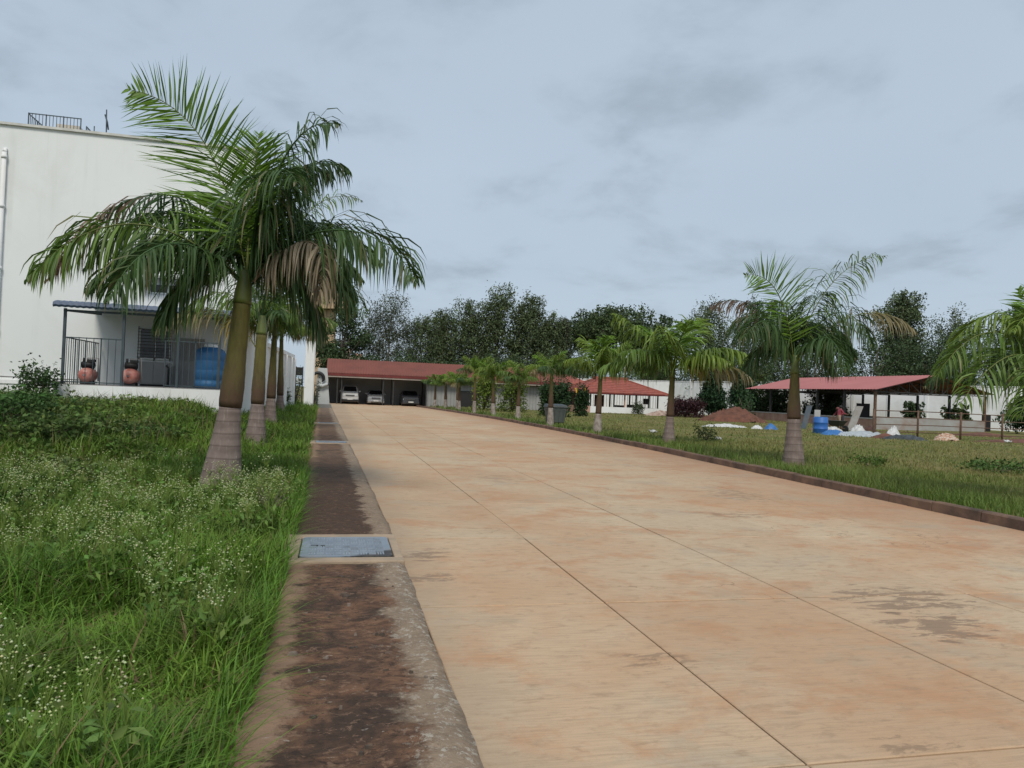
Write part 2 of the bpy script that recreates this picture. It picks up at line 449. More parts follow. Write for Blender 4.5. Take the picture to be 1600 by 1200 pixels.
left = rampn(t, un, .13, .22, (1, 1, 1, 1), (0, 0, 0, 1))
c = mixc(t, left, c, (.27, .175, .115))
inside = mth(t, 'MULTIPLY', rampn(t, un, .10, .19), rampn(t, un, .72, .82, (1, 1, 1, 1), (0, 0, 0, 1)))
soil_c = mixc(t, rampn(t, nB, .4, .6), (.088, .050, .033), (.20, .108, .064))
soil_c = mixc(t, rampn(t, nA, .46, .6), soil_c, (.058, .038, .028))
c = mixc(t, mth(t, 'MULTIPLY', inside, mth(t, 'ADD', su.outputs[1], 0.0, True)), c, soil_c)
wet = mth(t, 'MULTIPLY', su.outputs[2], rampn(t, un, .74, .78, (1, 1, 1, 1), (0, 0, 0, 1)))
c = mixc(t, wet, c, mixc(t, nB, (.062, .040, .028), (.090, .055, .038)))
ch = rampn(t, noise(t, 13, 6, .75, P, (.6, 1.4, 1), .4), .64, .68)
c = mixc(t, mth(t, 'MULTIPLY', ch, mth(t, 'SUBTRACT', .75, su.outputs[2], True)), c, (.34, .30, .255))
c = mixc(t, mth(t, 'MULTIPLY', mth(t, 'MULTIPLY', rampn(t, noise(t, 21, 6, .75, P, (.8, 1.2, 1), .5), .55, .60), inside), .65), c, (.028, .020, .016))
c = mixc(t, mth(t, 'MULTIPLY', mth(t, 'MULTIPLY', rampn(t, noise(t, 15, 7, .75, P, (.8, 1.2, 1), .7), .57, .61), inside), .6), c, (.24, .15, .10))
lich = mth(t, 'MULTIPLY', rampn(t, noise(t, 17, 6, .75, P, dist=.3), .54, .60), rampn(t, mth(t, 'ADD', u, mth(t, 'MULTIPLY', mth(t, 'SUBTRACT', noise(t, 1.7, 4, .6, P), .5), .9)), .72, .9))
c = mixc(t, mth(t, 'MULTIPLY', lich, mth(t, 'SUBTRACT', .8, su.outputs[2], True)), c, (.44, .40, .33))
crk = rampn(t, noise(t, 3.2, 6, .7, P, (1, 1, 1), 1.2), .492, .5); crk2 = rampn(t, noise(t, 3.2, 6, .7, P, (1, 1, 1), 1.2), .5, .508, (1, 1, 1, 1), (0, 0, 0, 1))
c = mixc(t, mth(t, 'MULTIPLY', mth(t, 'MULTIPLY', crk, crk2), .5), c, (.03, .022, .018))
t.links.new(c, b.inputs['Base Color']); setp(b, Roughness=.93, Specular_IOR_Level=.2)
bump(t, b, mth(t, 'ADD', mth(t, 'MULTIPLY', nB, 1.2), mth(t, 'ADD', mth(t, 'MULTIPLY', nC, .5), mth(t, 'MULTIPLY', nD, .2))), .6, .03)
mt_strip = mt
drain = MB()
for y0, y1 in zip(np.arange(-2, 60, 1.0)[:-1], np.arange(-2, 60, 1.0)[1:]):
    drain.add([(strip_l(y0) - .05, y0, -.02), (edge_l(y0) + .005, y0, -.02), (edge_l(y1) + .005, y1, -.02), (strip_l(y1) - .05, y1, -.02)], [(0, 1, 2, 3)])
drain = tag(drain.build('drain_strip', mt_bed), kind='structure')
def strip_seg(y0, y1, mud, wet, zt=.045):
    ny = max(4, int((y1 - y0) / .09)) if y0 < 9 else max(4, int((y1 - y0) / .3)); nx = 14
    yy = np.linspace(y0, y1, ny + 1); uu = np.linspace(0, 1, nx + 1)
    U_, Y_ = np.meshgrid(uu, yy)
    wob = .010 * np.sin(Y_ * 2.3) + .004 * np.sin(Y_ * 7.1 + 1) + .003 * np.sin(Y_ * 19)
    X_ = strip_l(Y_) + U_ * (edge_l(Y_) - strip_l(Y_)) + wob * (U_ > .95) - wob * 2 * (U_ < .05)
    Z_ = zt + .006 * np.sin(X_ * 9 + Y_ * 3) + .005 * np.sin(Y_ * 11 + X_ * 5) + rng.normal(0, .0022, X_.shape) - .03 * (U_ > .97) - .02 * (U_ < .03) - .012 * np.exp(-((U_ - .42) / .28) ** 2)
    V = np.stack([X_, Y_, Z_], -1).reshape(-1, 3)
    w_ = nx + 1; i_ = np.arange(ny)[:, None] * w_ + np.arange(nx)[None, :]
    F = np.stack([i_, i_ + 1, i_ + w_ + 1, i_ + w_], -1).reshape(-1, 4)
    n0 = len(V)
    rimr = [r * w_ + nx for r in range(ny + 1)]
    riml = [r * w_ for r in range(ny + 1)]
    V2 = V[rimr].copy(); V2[:, 2] = -.04; V2[:, 0] += .012
    V3 = V[riml].copy(); V3[:, 2] = -.04; V3[:, 0] -= .012
    fr = [(rimr[k], n0 + k, n0 + k + 1, rimr[k + 1]) for k in range(ny)]
    fl = [(riml[k + 1], n0 + ny + 1 + k + 1, n0 + ny + 1 + k, riml[k]) for k in range(ny)]
    V = np.concatenate([V, V2, V3]); F = np.concatenate([F, np.array(fr), np.array(fl)])
    colr = np.zeros((len(V), 3)); colr[:n0, 0] = U_.ravel(); colr[n0:n0 + ny + 1, 0] = 1
    colr[:, 1] = mud; colr[:, 2] = wet
    o = link(bpy.data.objects.new('drain_slab', np_mesh('drain_slab', V, F, mt_strip, colr, True)), drain)
for a_, b_, mud, wet in ((-1.5, 6.86, 1, 0), (8.14, 12.9, .9, 1), (12.91, 17.2, .8, .55), (17.21, 21.3, .8, .1), (22.3, 27.5, .85, .25), (27.51, 32.6, .7, .1), (33.6, 40, .8, .5), (40.01, 48, .6, .2), (48.01, 58, .5, .1)):
    strip_seg(a_, b_, mud, wet)

# loose chips on the drain strip
mb = MB()
for k in range(90):
    y = random.uniform(2.2, 6.8) if k < 78 else random.uniform(8.3, 13); x = random.gauss(.12, .27)
    if not (strip_l(y) + .05 < x < edge_l(y) - .03): continue
    s_ = random.uniform(.008, .024) * (2.0 if random.random() < .16 else 1)
    n_ = random.randint(5, 7); a0 = random.random() * 6
    ring = [(x + math.cos(a0 + 6.283 * i / n_) * s_ * random.uniform(.6, 1.3), y + math.sin(a0 + 6.283 * i / n_) * s_ * random.uniform(.35, .8)) for i in range(n_)]
    h_ = .043 + s_ * random.uniform(.08, .25)
    mi = 0 if random.random() < .6 else 1
    mb.add([(*p, .022) for p in ring] + [(x + (p[0] - x) * .7, y + (p[1] - y) * .7, h_ + random.uniform(-.004, .004)) for p in ring],
           [tuple(range(n_, 2 * n_))] + [(i, (i + 1) % n_, n_ + (i + 1) % n_, n_ + i) for i in range(n_)], mi)
tag(mb.build('loose_chips', [M('dark_chip', (.05, .04, .034), (.11, .075, .05), 20, .9), M('pale_chip', (.22, .18, .145), (.14, .11, .085), 20, .9)]),
    'small dark and pale stone chips scattered on the muddy drain strip', 'stone chips', kind='stuff')

# drain covers
mt_cov, t, b = newmat('blue_grey_composite')
c = mixc(t, rampn(t, noise(t, 3, 5), .35, .7), (.175, .215, .265), (.225, .265, .31))
gm = t.nodes.new('ShaderNodeTexCoord'); sp = t.nodes.new('ShaderNodeSeparateXYZ'); t.links.new(gm.outputs['Object'], sp.inputs[0])
worn = mth(t, 'ADD', mth(t, 'SUBTRACT', mth(t, 'MULTIPLY', sp.outputs[0], .9), mth(t, 'MULTIPLY', sp.outputs[1], 1.5)), mth(t, 'MULTIPLY', mth(t, 'SUBTRACT', noise(t, 7, 5), .5), .35))
c = mixc(t, rampn(t, worn, .62, .72), c, (.035, .034, .034))
c = mixc(t, mth(t, 'MULTIPLY', rampn(t, noise(t, 9, 6, .7), .5, .75), .5), c, (.24, .20, .16))
t.links.new(c, b.inputs['Base Color']); setp(b, Roughness=.6)
mt_tread = M('worn_tread', (.25, .295, .34), (.19, .23, .275), 5, .55, dirt=(.10, .10, .10), dscale=2.5)
def drain_cover(y0, y1, label):
    yc = (y0 + y1) / 2; xc = float(edge_l(yc)) - .51
    e_ = empty('drain_cover', (xc, yc, 0), 0, label, 'drain cover', 'covers set into the drain strip')
    hw, hl = .51, (y1 - y0) / 2
    cw, cl = .43, hl - .16
    mb = MB()
    for (xa, xb, ya, yb) in ((-hw - .06, hw, -hl, -cl), (-hw - .06, hw, cl, hl), (-hw - .06, -cw, -cl, cl), (cw, hw, -cl, cl)):
        mb.bb(xa, xb, ya, yb, -.03, .062)
    mb.build('concrete_surround', MAT['concrete'], e_, .012)
    mb = MB(); r_ = .05
    pl = []
    for sx_, sy_, a0 in ((1, 1, 0), (-1, 1, 90), (-1, -1, 180), (1, -1, 270)):
        for a_ in (0, 30, 60, 90):
            pl.append((sx_ * (cw - .012 - r_) + r_ * math.cos(R_(a0 + a_)), sy_ * (cl - .012 - r_) + r_ * math.sin(R_(a0 + a_))))
    mb.prism(pl, 'z', .0, .066)
    lid = mb.build('lid', mt_cov, e_)
    mb = MB()
    nx, ny = 9, 8
    px, py = (2 * cw - .16) / nx, (2 * cl - .14) / ny
    for i in range(nx):
        for j in range(ny):
            x = -cw + .08 + (i + .5) * px; y = -cl + .07 + (j + .5) * py
            for k in (-1, 0, 1):
                if (i + j) % 2: mb.bb(x - px * .42, x + px * .42, y + k * py * .3 - py * .09, y + k * py * .3 + py * .09, .066, .074)
                else: mb.bb(x + k * px * .3 - px * .09, x + k * px * .3 + px * .09, y - py * .42, y + py * .42, .066, .072)
    mb.build('tread_pattern', mt_tread, lid)
    mb = MB(); mb.bb(-cw + .10, -cw + .17, .0, .03, .0665, .0735); mb.bb(-cw + .19, -cw + .23, -.02, .02, .0665, .0735)
    mb.build('lifting_slot', MAT['black'], lid)
drain_cover(6.87, 8.13, 'blue grey patterned drain cover in the foreground, worn black at one corner')
drain_cover(21.31, 22.29, 'blue grey drain cover level with the second palm of the left row')
drain_cover(32.61, 33.59, 'farthest drain cover, in the strip near the white pillar')

# kerb stones on the right
kerb = MB()
for y0, y1 in zip(np.arange(-3, 75, 1.0)[:-1], np.arange(-3, 75, 1.0)[1:]):
    kerb.add([(kerb_x(y0) - .01, y0, -.06), (kerb_x(y0) + .25, y0, -.06), (kerb_x(y1) + .25, y1, -.06), (kerb_x(y1) - .01, y1, -.06)], [(0, 1, 2, 3)])
kerb = tag(kerb.build('kerb', mt_bed), kind='structure')
mb = MB(); mb.prism([(-.015, -.06), (.17, -.06), (.165, .135), (.15, .15), (.03, .148), (.004, .13)], 'y', -.492, .492)
km = mb.mesh('kerb_stone', MAT['kerb'])
for k in range(77):
    y = -2.2 + k
    o = link(bpy.data.objects.new('kerb_stone', km), kerb)
    dx_ = float(kerb_x(y + .5) - kerb_x(y - .5))
    o.location = (float(kerb_x(y)) + random.uniform(-.012, .012), y, random.uniform(-.014, .008))
    o.rotation_euler = (random.uniform(-.006, .006), random.uniform(-.03, .03), -math.atan(dx_) + random.uniform(-.012, .012))

# ------------------------------------------------------------------ grass
def blades(x, y, z, h, w, lean, az, K, c0, c1):
    """arrays -> V,F,col ; K segments per blade"""
    n = len(x)
    lv = np.linspace(0, 1, K + 1)
    d = np.stack([np.cos(az), np.sin(az)], 1); s = np.stack([-np.sin(az), np.cos(az)], 1)
    tw = rng.uniform(-1, 1, n)[:, None]
    sd_ = s * np.sqrt(1 - (tw * .8) ** 2) + d * tw * .8
    rows = []
    for i, l in enumerate(lv):
        out = (lean * h * l ** 2)[:, None] * d
        zz_ = z + h * l * (1 - .35 * lean * l)
        cxy = np.stack([x, y], 1) + out
        ww = (w * (1 - l ** 1.6) * .5)[:, None]
        if i < K:
            rows.append(np.concatenate([cxy - sd_ * ww, zz_[:, None]], 1)); rows.append(np.concatenate([cxy + sd_ * ww, zz_[:, None]], 1))
        else:
            rows.append(np.concatenate([cxy, zz_[:, None]], 1))
    V = np.stack(rows, 1); m_ = V.shape[1]
    tri = []
    for i in range(K - 1):
        a = 2 * i; tri += [(a, a + 1, a + 3), (a, a + 3, a + 2)]
    a = 2 * (K - 1); tri.append((a, a + 1, a + 2))
    F = (np.arange(n) * m_)[:, None, None] + np.array(tri)[None]
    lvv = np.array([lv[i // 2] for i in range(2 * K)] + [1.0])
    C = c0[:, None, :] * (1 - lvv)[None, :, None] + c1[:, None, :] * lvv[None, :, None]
    return V.reshape(-1, 3), F.reshape(-1, 3), C.reshape(-1, 3)
def join(parts):
    Vs, Fs, Cs = [], [], []; b = 0
    for V, F, C in parts:
        Vs.append(V); Fs.append(F + b); Cs.append(C); b += len(V)
    return np.concatenate(Vs), np.concatenate(Fs), np.concatenate(Cs)
def clumpy(x, y, s=1.0, o=0.0):
    return .5 + .25 * np.sin(x * 2.1 * s + 1.7 * np.sin(y * 1.3 * s + o)) + .25 * np.sin(y * 2.7 * s + 1.3 * np.sin(x * 1.9 * s + o))
def vary(base, n, a=.25):
    base = np.array(base); f = rng.uniform(1 - a, 1 + a, (n, 1)); j = rng.uniform(.88, 1.12, (n, 3))
    return base[None] * f * j
parts = []
for (y0, y1, xw, dens, h, w, K) in ((1.6, 4.2, 3.6, 2300, .25, .013, 5), (4.2, 7, 5.2, 1500, .26, .014, 4), (7, 11, 7.5, 900, .26, .016, 3), (11, 17, 10, 520, .28, .018, 2), (17, 27, 14, 230, .30, .026, 2), (27, 58, 5, 130, .34, .035, 2)):
    n = int((y1 - y0) * xw * dens)
    y = rng.uniform(y0, y1, n); x = strip_l(y) + .0 - rng.uniform(0, 1, n) * xw
    edgew = .04 + .26 * clumpy(y * 2.2, y * 1.7, 1, 2); x = np.where(x > strip_l(y) - edgew, x - rng.uniform(0, .3, n), x)
    if y0 < 7:
        sel = y / np.maximum(-x - .1, .01) > 1.15
        x, y = x[sel], y[sel]; n = len(x)
    cl = clumpy(x, y, 1.2)
    hh = h * rng.uniform(.5, 1.4, n) * (.35 + 1.25 * cl)
    gc = vary((.108, .212, .026), n, .45)
    yel = clumpy(x, y, .6, 3) * rng.uniform(.4, 1, n)
    gc = gc * (1 - .5 * yel[:, None]) + np.array([.20, .225, .042]) * .5 * yel[:, None]
    gc = gc * (.72 + .56 * clumpy(x, y, 1.9, 7))[:, None]
    dry = rng.random(n) < .05
    gc[dry] = np.array([.22, .16, .08])
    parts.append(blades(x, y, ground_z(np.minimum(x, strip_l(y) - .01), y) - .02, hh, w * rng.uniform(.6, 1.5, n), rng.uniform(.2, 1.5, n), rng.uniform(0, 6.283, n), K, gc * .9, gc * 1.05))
# long blades that hang over the strip edge
n = 1300
y = rng.uniform(2.3, 14, n); x = strip_l(y) - rng.uniform(-.02, .18, n)
gc = vary((.115, .225, .028), n, .35)
parts.append(blades(x, y, np.full(n, .02), rng.uniform(.16, .42, n), rng.uniform(.006, .012, n), rng.uniform(.4, 1.6, n), rng.uniform(-1.9, 1.9, n), 5, gc * .9, gc * 1.05))
V, F, C = join(parts)
o = link(bpy.data.objects.new('grass', np_mesh('grass', V, F, GRASS, C)))
tag(o, 'long green grass growing left of the drain strip', 'grass', kind='stuff')

parts = []
for (y0, y1, xa, xb, dens, h, w, K) in ((7, 16, 9.5, 19, 420, .17, .014, 3), (16, 28, 10, 28, 130, .17, .022, 2), (28, 46, 10, 42, 42, .16, .04, 2), (46, 74, 9, 40, 14, .18, .07, 1)):
    n = int((y1 - y0) * (xb - xa) * dens)
    y = rng.uniform(y0, y1, n); x = rng.uniform(xa, xb, n)
    near = np.exp(-(x - kerb_x(y)) / 2.6)
    sel = (x > kerb_x(y) + .2) & (rng.random(n) < .5 + near)
    x, y, near = x[sel], y[sel], near[sel]; n = len(x)
    cl = clumpy(x, y, .7)
    gc = vary((.14, .215, .042), n, .42) * near[:, None] + vary((.235, .225, .075), n, .42) * (1 - near[:, None])
    gg = (clumpy(x, y, .35, 5) > .6)[:, None]; gc = np.where(gg, gc * .6 + np.array([.13, .22, .04]) * .4, gc)
    hh = h * rng.uniform(.5, 1.4, n) * (.6 + .5 * cl) * (.7 + 1.1 * near)
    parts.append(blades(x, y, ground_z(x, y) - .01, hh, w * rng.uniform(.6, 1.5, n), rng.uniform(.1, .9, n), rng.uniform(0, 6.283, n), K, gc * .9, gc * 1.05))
V, F, C = join(parts)
o = link(bpy.data.objects.new('lawn_grass', np_mesh('lawn_grass', V, F, GRASS, C)))
tag(o, 'rough green and straw coloured grass on the lawn right of the road', 'grass', kind='stuff')

# leaf cards: folded rhombs, two triangles each side of the midrib
def leaves(c, size, nrm, ax, col, asp=.45):
    """c (n,3) centre, size (n,), nrm/ax unit vectors, col (n,3)"""
    ax = ax - nrm * (ax * nrm).sum(1, keepdims=True); ax /= np.linalg.norm(ax, axis=1, keepdims=True) + 1e-9
    sd_ = np.cross(nrm, ax)
    s = size[:, None]
    p0 = c - ax * s * .5; p1 = c + ax * s * .5
    l_ = c + sd_ * s * asp * .5 + nrm * s * .10; r_ = c - sd_ * s * asp * .5 + nrm * s * .10
    V = np.stack([p0, r_, p1, l_], 1)
    n = len(c)
    F = (np.arange(n) * 4)[:, None, None] + np.array([(0, 1, 2), (0, 2, 3)])[None]
    C = np.repeat(col[:, None, :], 4, 1)
    return V.reshape(-1, 3), F.reshape(-1, 3), C.reshape(-1, 3)
def runit(n, zb=0.0):
    v = rng.normal(0, 1, (n, 3)); v[:, 2] += zb
    return v / (np.linalg.norm(v, axis=1, keepdims=True) + 1e-9)

# low broad-leaved weeds that cover the rising ground in front of the building
parts = []
for k in range(420):
    y = random.uniform(10.5, 25) if k < 330 else random.uniform(6, 11)
    x = -1.9 - random.random() ** .8 * (2.0 + y * .42)
    if clumpy(x, y, .5, 1) < .32: continue
    if x > -3.2 and y < 20: continue
    r_ = random.uniform(.25, .6); hgt = random.uniform(.15, .42) * (1.3 if y > 12 and x < -4 else .8)
    if y > 20: hgt *= .55
    n = int(150 * r_ / .4)
    p = runit(n, .6) * rng.uniform(.5, 1.05, (n, 1)); p[:, 2] = np.abs(p[:, 2])
    cc = np.stack([x + p[:, 0] * r_, y + p[:, 1] * r_, ground_z(x, y) + .03 + p[:, 2] * hgt], 1)
    base = np.array(random.choice([(.085, .155, .03), (.062, .125, .032), (.12, .172, .038), (.105, .145, .048)]))
    col = vary(base, n, .35)
    parts.append(leaves(cc, rng.uniform(.05, .12, n) * (1 if y > 10 else .7), runit(n, 1.2), runit(n), col, .55))
    ns = 8; a_ = rng.uniform(0, 6.28, ns)
    parts.append(blades(x + np.cos(a_) * r_ * .5, y + np.sin(a_) * r_ * .5, np.full(ns, float(ground_z(x, y))), np.full(ns, hgt * 1.5), np.full(ns, .012), rng.uniform(.1, .5, ns), a_, 2, vary((.1, .09, .04), ns), vary((.17, .15, .06), ns)))
# brown seeding heads
n = 900
y = rng.uniform(14, 25, n); x = -3 - rng.random(n) * 8
cl = clumpy(x, y, .6, 4) > .6; x, y = x[cl], y[cl]; n = len(x)
parts.append(blades(x, y, ground_z(x, y), rng.uniform(.35, .65, n), np.full(n, .02), rng.uniform(.1, .6, n), rng.uniform(0, 6.28, n), 2, vary((.09, .10, .035), n), vary((.20, .15, .08), n)))
V, F, C = join(parts)
o = link(bpy.data.objects.new('weed_thicket', np_mesh('weed_thicket', V, F, TREELEAF, C)))
tag(o, 'thick cover of broad leaved weeds in front of the white building', 'weeds', kind='stuff')

# white-flowered weeds
parts = []
ns = 560
sy = rng.uniform(3.0, 11.5, ns); sx_ = -.55 - rng.random(ns) ** .9 * (sy * .50)
dens_ = clumpy(sx_, sy, .9, 2)
keep = (dens_ > .40) | ((sy > 9) & (sx_ > -1.6))
sx_, sy = sx_[keep], sy[keep]; ns = len(sx_)
sh = rng.uniform(.30, .55, ns)
for i in range(ns):
    z0 = float(ground_z(sx_[i], sy[i]))
    nf = random.randint(14, 34)
    top = np.array([sx_[i] + random.uniform(-.06, .06), sy[i] + random.uniform(-.06, .06), z0 + sh[i]])
    off = runit(nf, .3) * rng.uniform(.2, 1, (nf, 1)) * np.array([.13, .13, .09])
    fc = top + off
    g0 = np.array([.165, .235, .05])
    # stems: one main, fine branches to every head
    pa = np.repeat((top - np.array([0, 0, .13]))[None], nf, 0)
    wv = np.array([.0016, 0, 0]); 
    V = np.stack([pa - wv, pa + wv, fc], 1).reshape(-1, 3)
    F = np.arange(nf * 3).reshape(-1, 3)
    parts.append((V, F, np.repeat(vary(g0, nf), 3, 0)))
    b0 = np.array([sx_[i], sy[i], z0]); w3 = np.array([.003, 0, 0]); tp = top - np.array([0, 0, .1])
    parts.append((np.array([b0 - w3, b0 + w3, tp + w3, tp - w3]), np.array([(0, 1, 2), (0, 2, 3)]), np.repeat(g0[None] * .8, 4, 0)))
    r_ = rng.uniform(.0035, .0072, nf)[:, None] * (1 + .05 * sy[i])
    octv = np.array([(1, 0, 0), (0, 1, 0), (-1, 0, 0), (0, -1, 0), (0, 0, .8), (0, 0, -.8)])
    octf = np.array([(0, 1, 4), (1, 2, 4), (2, 3, 4), (3, 0, 4), (1, 0, 5), (2, 1, 5), (3, 2, 5), (0, 3, 5)])
    V = (fc[:, None, :] + octv[None] * r_[:, None, :]).reshape(-1, 3)
    F = ((np.arange(nf) * 6)[:, None, None] + octf[None]).reshape(-1, 3)
    fcol = vary((.50, .54, .30), nf, .15); gr = rng.random(nf) < .45; fcol[gr] = np.array([.30, .38, .13])
    parts.append((V, F, np.repeat(fcol, 6, 0)))
    nl = 14
    lc = b0 + np.stack([rng.normal(0, .07, nl), rng.normal(0, .07, nl), rng.uniform(.05, sh[i] * .8, nl)], 1)
    parts.append(leaves(lc, rng.uniform(.05, .10, nl), runit(nl, 1), runit(nl), vary((.12, .20, .045), nl), .4))
V, F, C = join(parts)
o = link(bpy.data.objects.new('flowering_weeds', np_mesh('flowering_weeds', V, F, TREELEAF, C)))
tag(o, 'airy weeds with tiny white flower heads in the foreground grass', 'weeds', kind='stuff')
# ------------------------------------------------------------------ palms
PCOL = dict(bright=((.15, .26, .028), (.12, .22, .03)), green=((.085, .155, .028), (.115, .185, .03)), dark=((.042, .085, .026), (.062, .115, .03)), fresh=((.12, .19, .028), (.16, .22, .034)),
            dry=((.20, .16, .105), (.30, .245, .165)), yellow=((.15, .15, .03), (.36, .24, .06)), browntip=((.034, .075, .024), (.05, .10, .028)))
mt_trunk, t, b = newmat('palm_trunk')
tcn = t.nodes.new('ShaderNodeTexCoord'); sp = t.nodes.new('ShaderNodeSeparateXYZ'); t.links.new(tcn.outputs['Object'], sp.inputs[0])
zn = mth(t, 'ADD', mth(t, 'MULTIPLY', sp.outputs[2], .45), mth(t, 'MULTIPLY', mth(t, 'SUBTRACT', noise(t, 4, 5, .6, tcn.outputs['Object'], (1, 1, .35)), .5), .5))
c = rampn(t, zn, .62, 1.2, (.092, .056, .034, 1), (.128, .118, .032, 1))
c = mixc(t, mth(t, 'MULTIPLY', rampn(t, noise(t, 14, 5, .65, tcn.outputs['Object'], (1, 1, .25)), .45, .75), .7), c, (.055, .042, .022))
t.links.new(c, b.inputs['Base Color']); setp(b, Roughness=.7, Specular_IOR_Level=.25)
bump(t, b, noise(t, 30, 4, .6, tcn.outputs['Object'], (1, 1, .3)), .35, .01)
mt_band, t, b = newmat('painted_trunk_base')
tcn = t.nodes.new('ShaderNodeTexCoord'); sp = t.nodes.new('ShaderNodeSeparateXYZ'); t.links.new(tcn.outputs['Object'], sp.inputs[0])
OB = tcn.outputs['Object']
c = mixc(t, rampn(t, noise(t, 5, 5, .6, OB), .35, .68), (.235, .186, .165), (.165, .128, .112))
c = mixc(t, mth(t, 'MULTIPLY', rampn(t, noise(t, 9, 5, .6, OB, (3, 3, .35)), .55, .75), .7), c, (.33, .29, .265))
wv = mth(t, 'SINE', mth(t, 'MULTIPLY', mth(t, 'ADD', sp.outputs[2], mth(t, 'MULTIPLY', noise(t, 2, 2, .5, OB), .05)), 36.0))
c = mixc(t, mth(t, 'MULTIPLY', rampn(t, wv, .86, 1.0), .55), c, (.085, .062, .055))
zt = mth(t, 'ADD', sp.outputs[2], mth(t, 'MULTIPLY', mth(t, 'SUBTRACT', noise(t, 8, 4, .6, OB), .5), .08))
c = mixc(t, rampn(t, zt, 1.06, 1.10), c, (.125, .068, .052))
c = mixc(t, rampn(t, zt, .0, .16, (.8, .8, .8, 1), (0, 0, 0, 1)), c, (.16, .10, .06))
t.links.new(c, b.inputs['Base Color']); setp(b, Roughness=.85, Specular_IOR_Level=.2)
bump(t, b, mth(t, 'ADD', wv, noise(t, 40, 4, .6, OB)), .3, .01)
mt_bandw, t, b = newmat('whitewashed_trunk_base')
c = mixc(t, rampn(t, noise(t, 5, 6, .65), .4, .66), (.34, .30, .265), (.17, .125, .105))
t.links.new(c, b.inputs['Base Color']); setp(b, Roughness=.9)

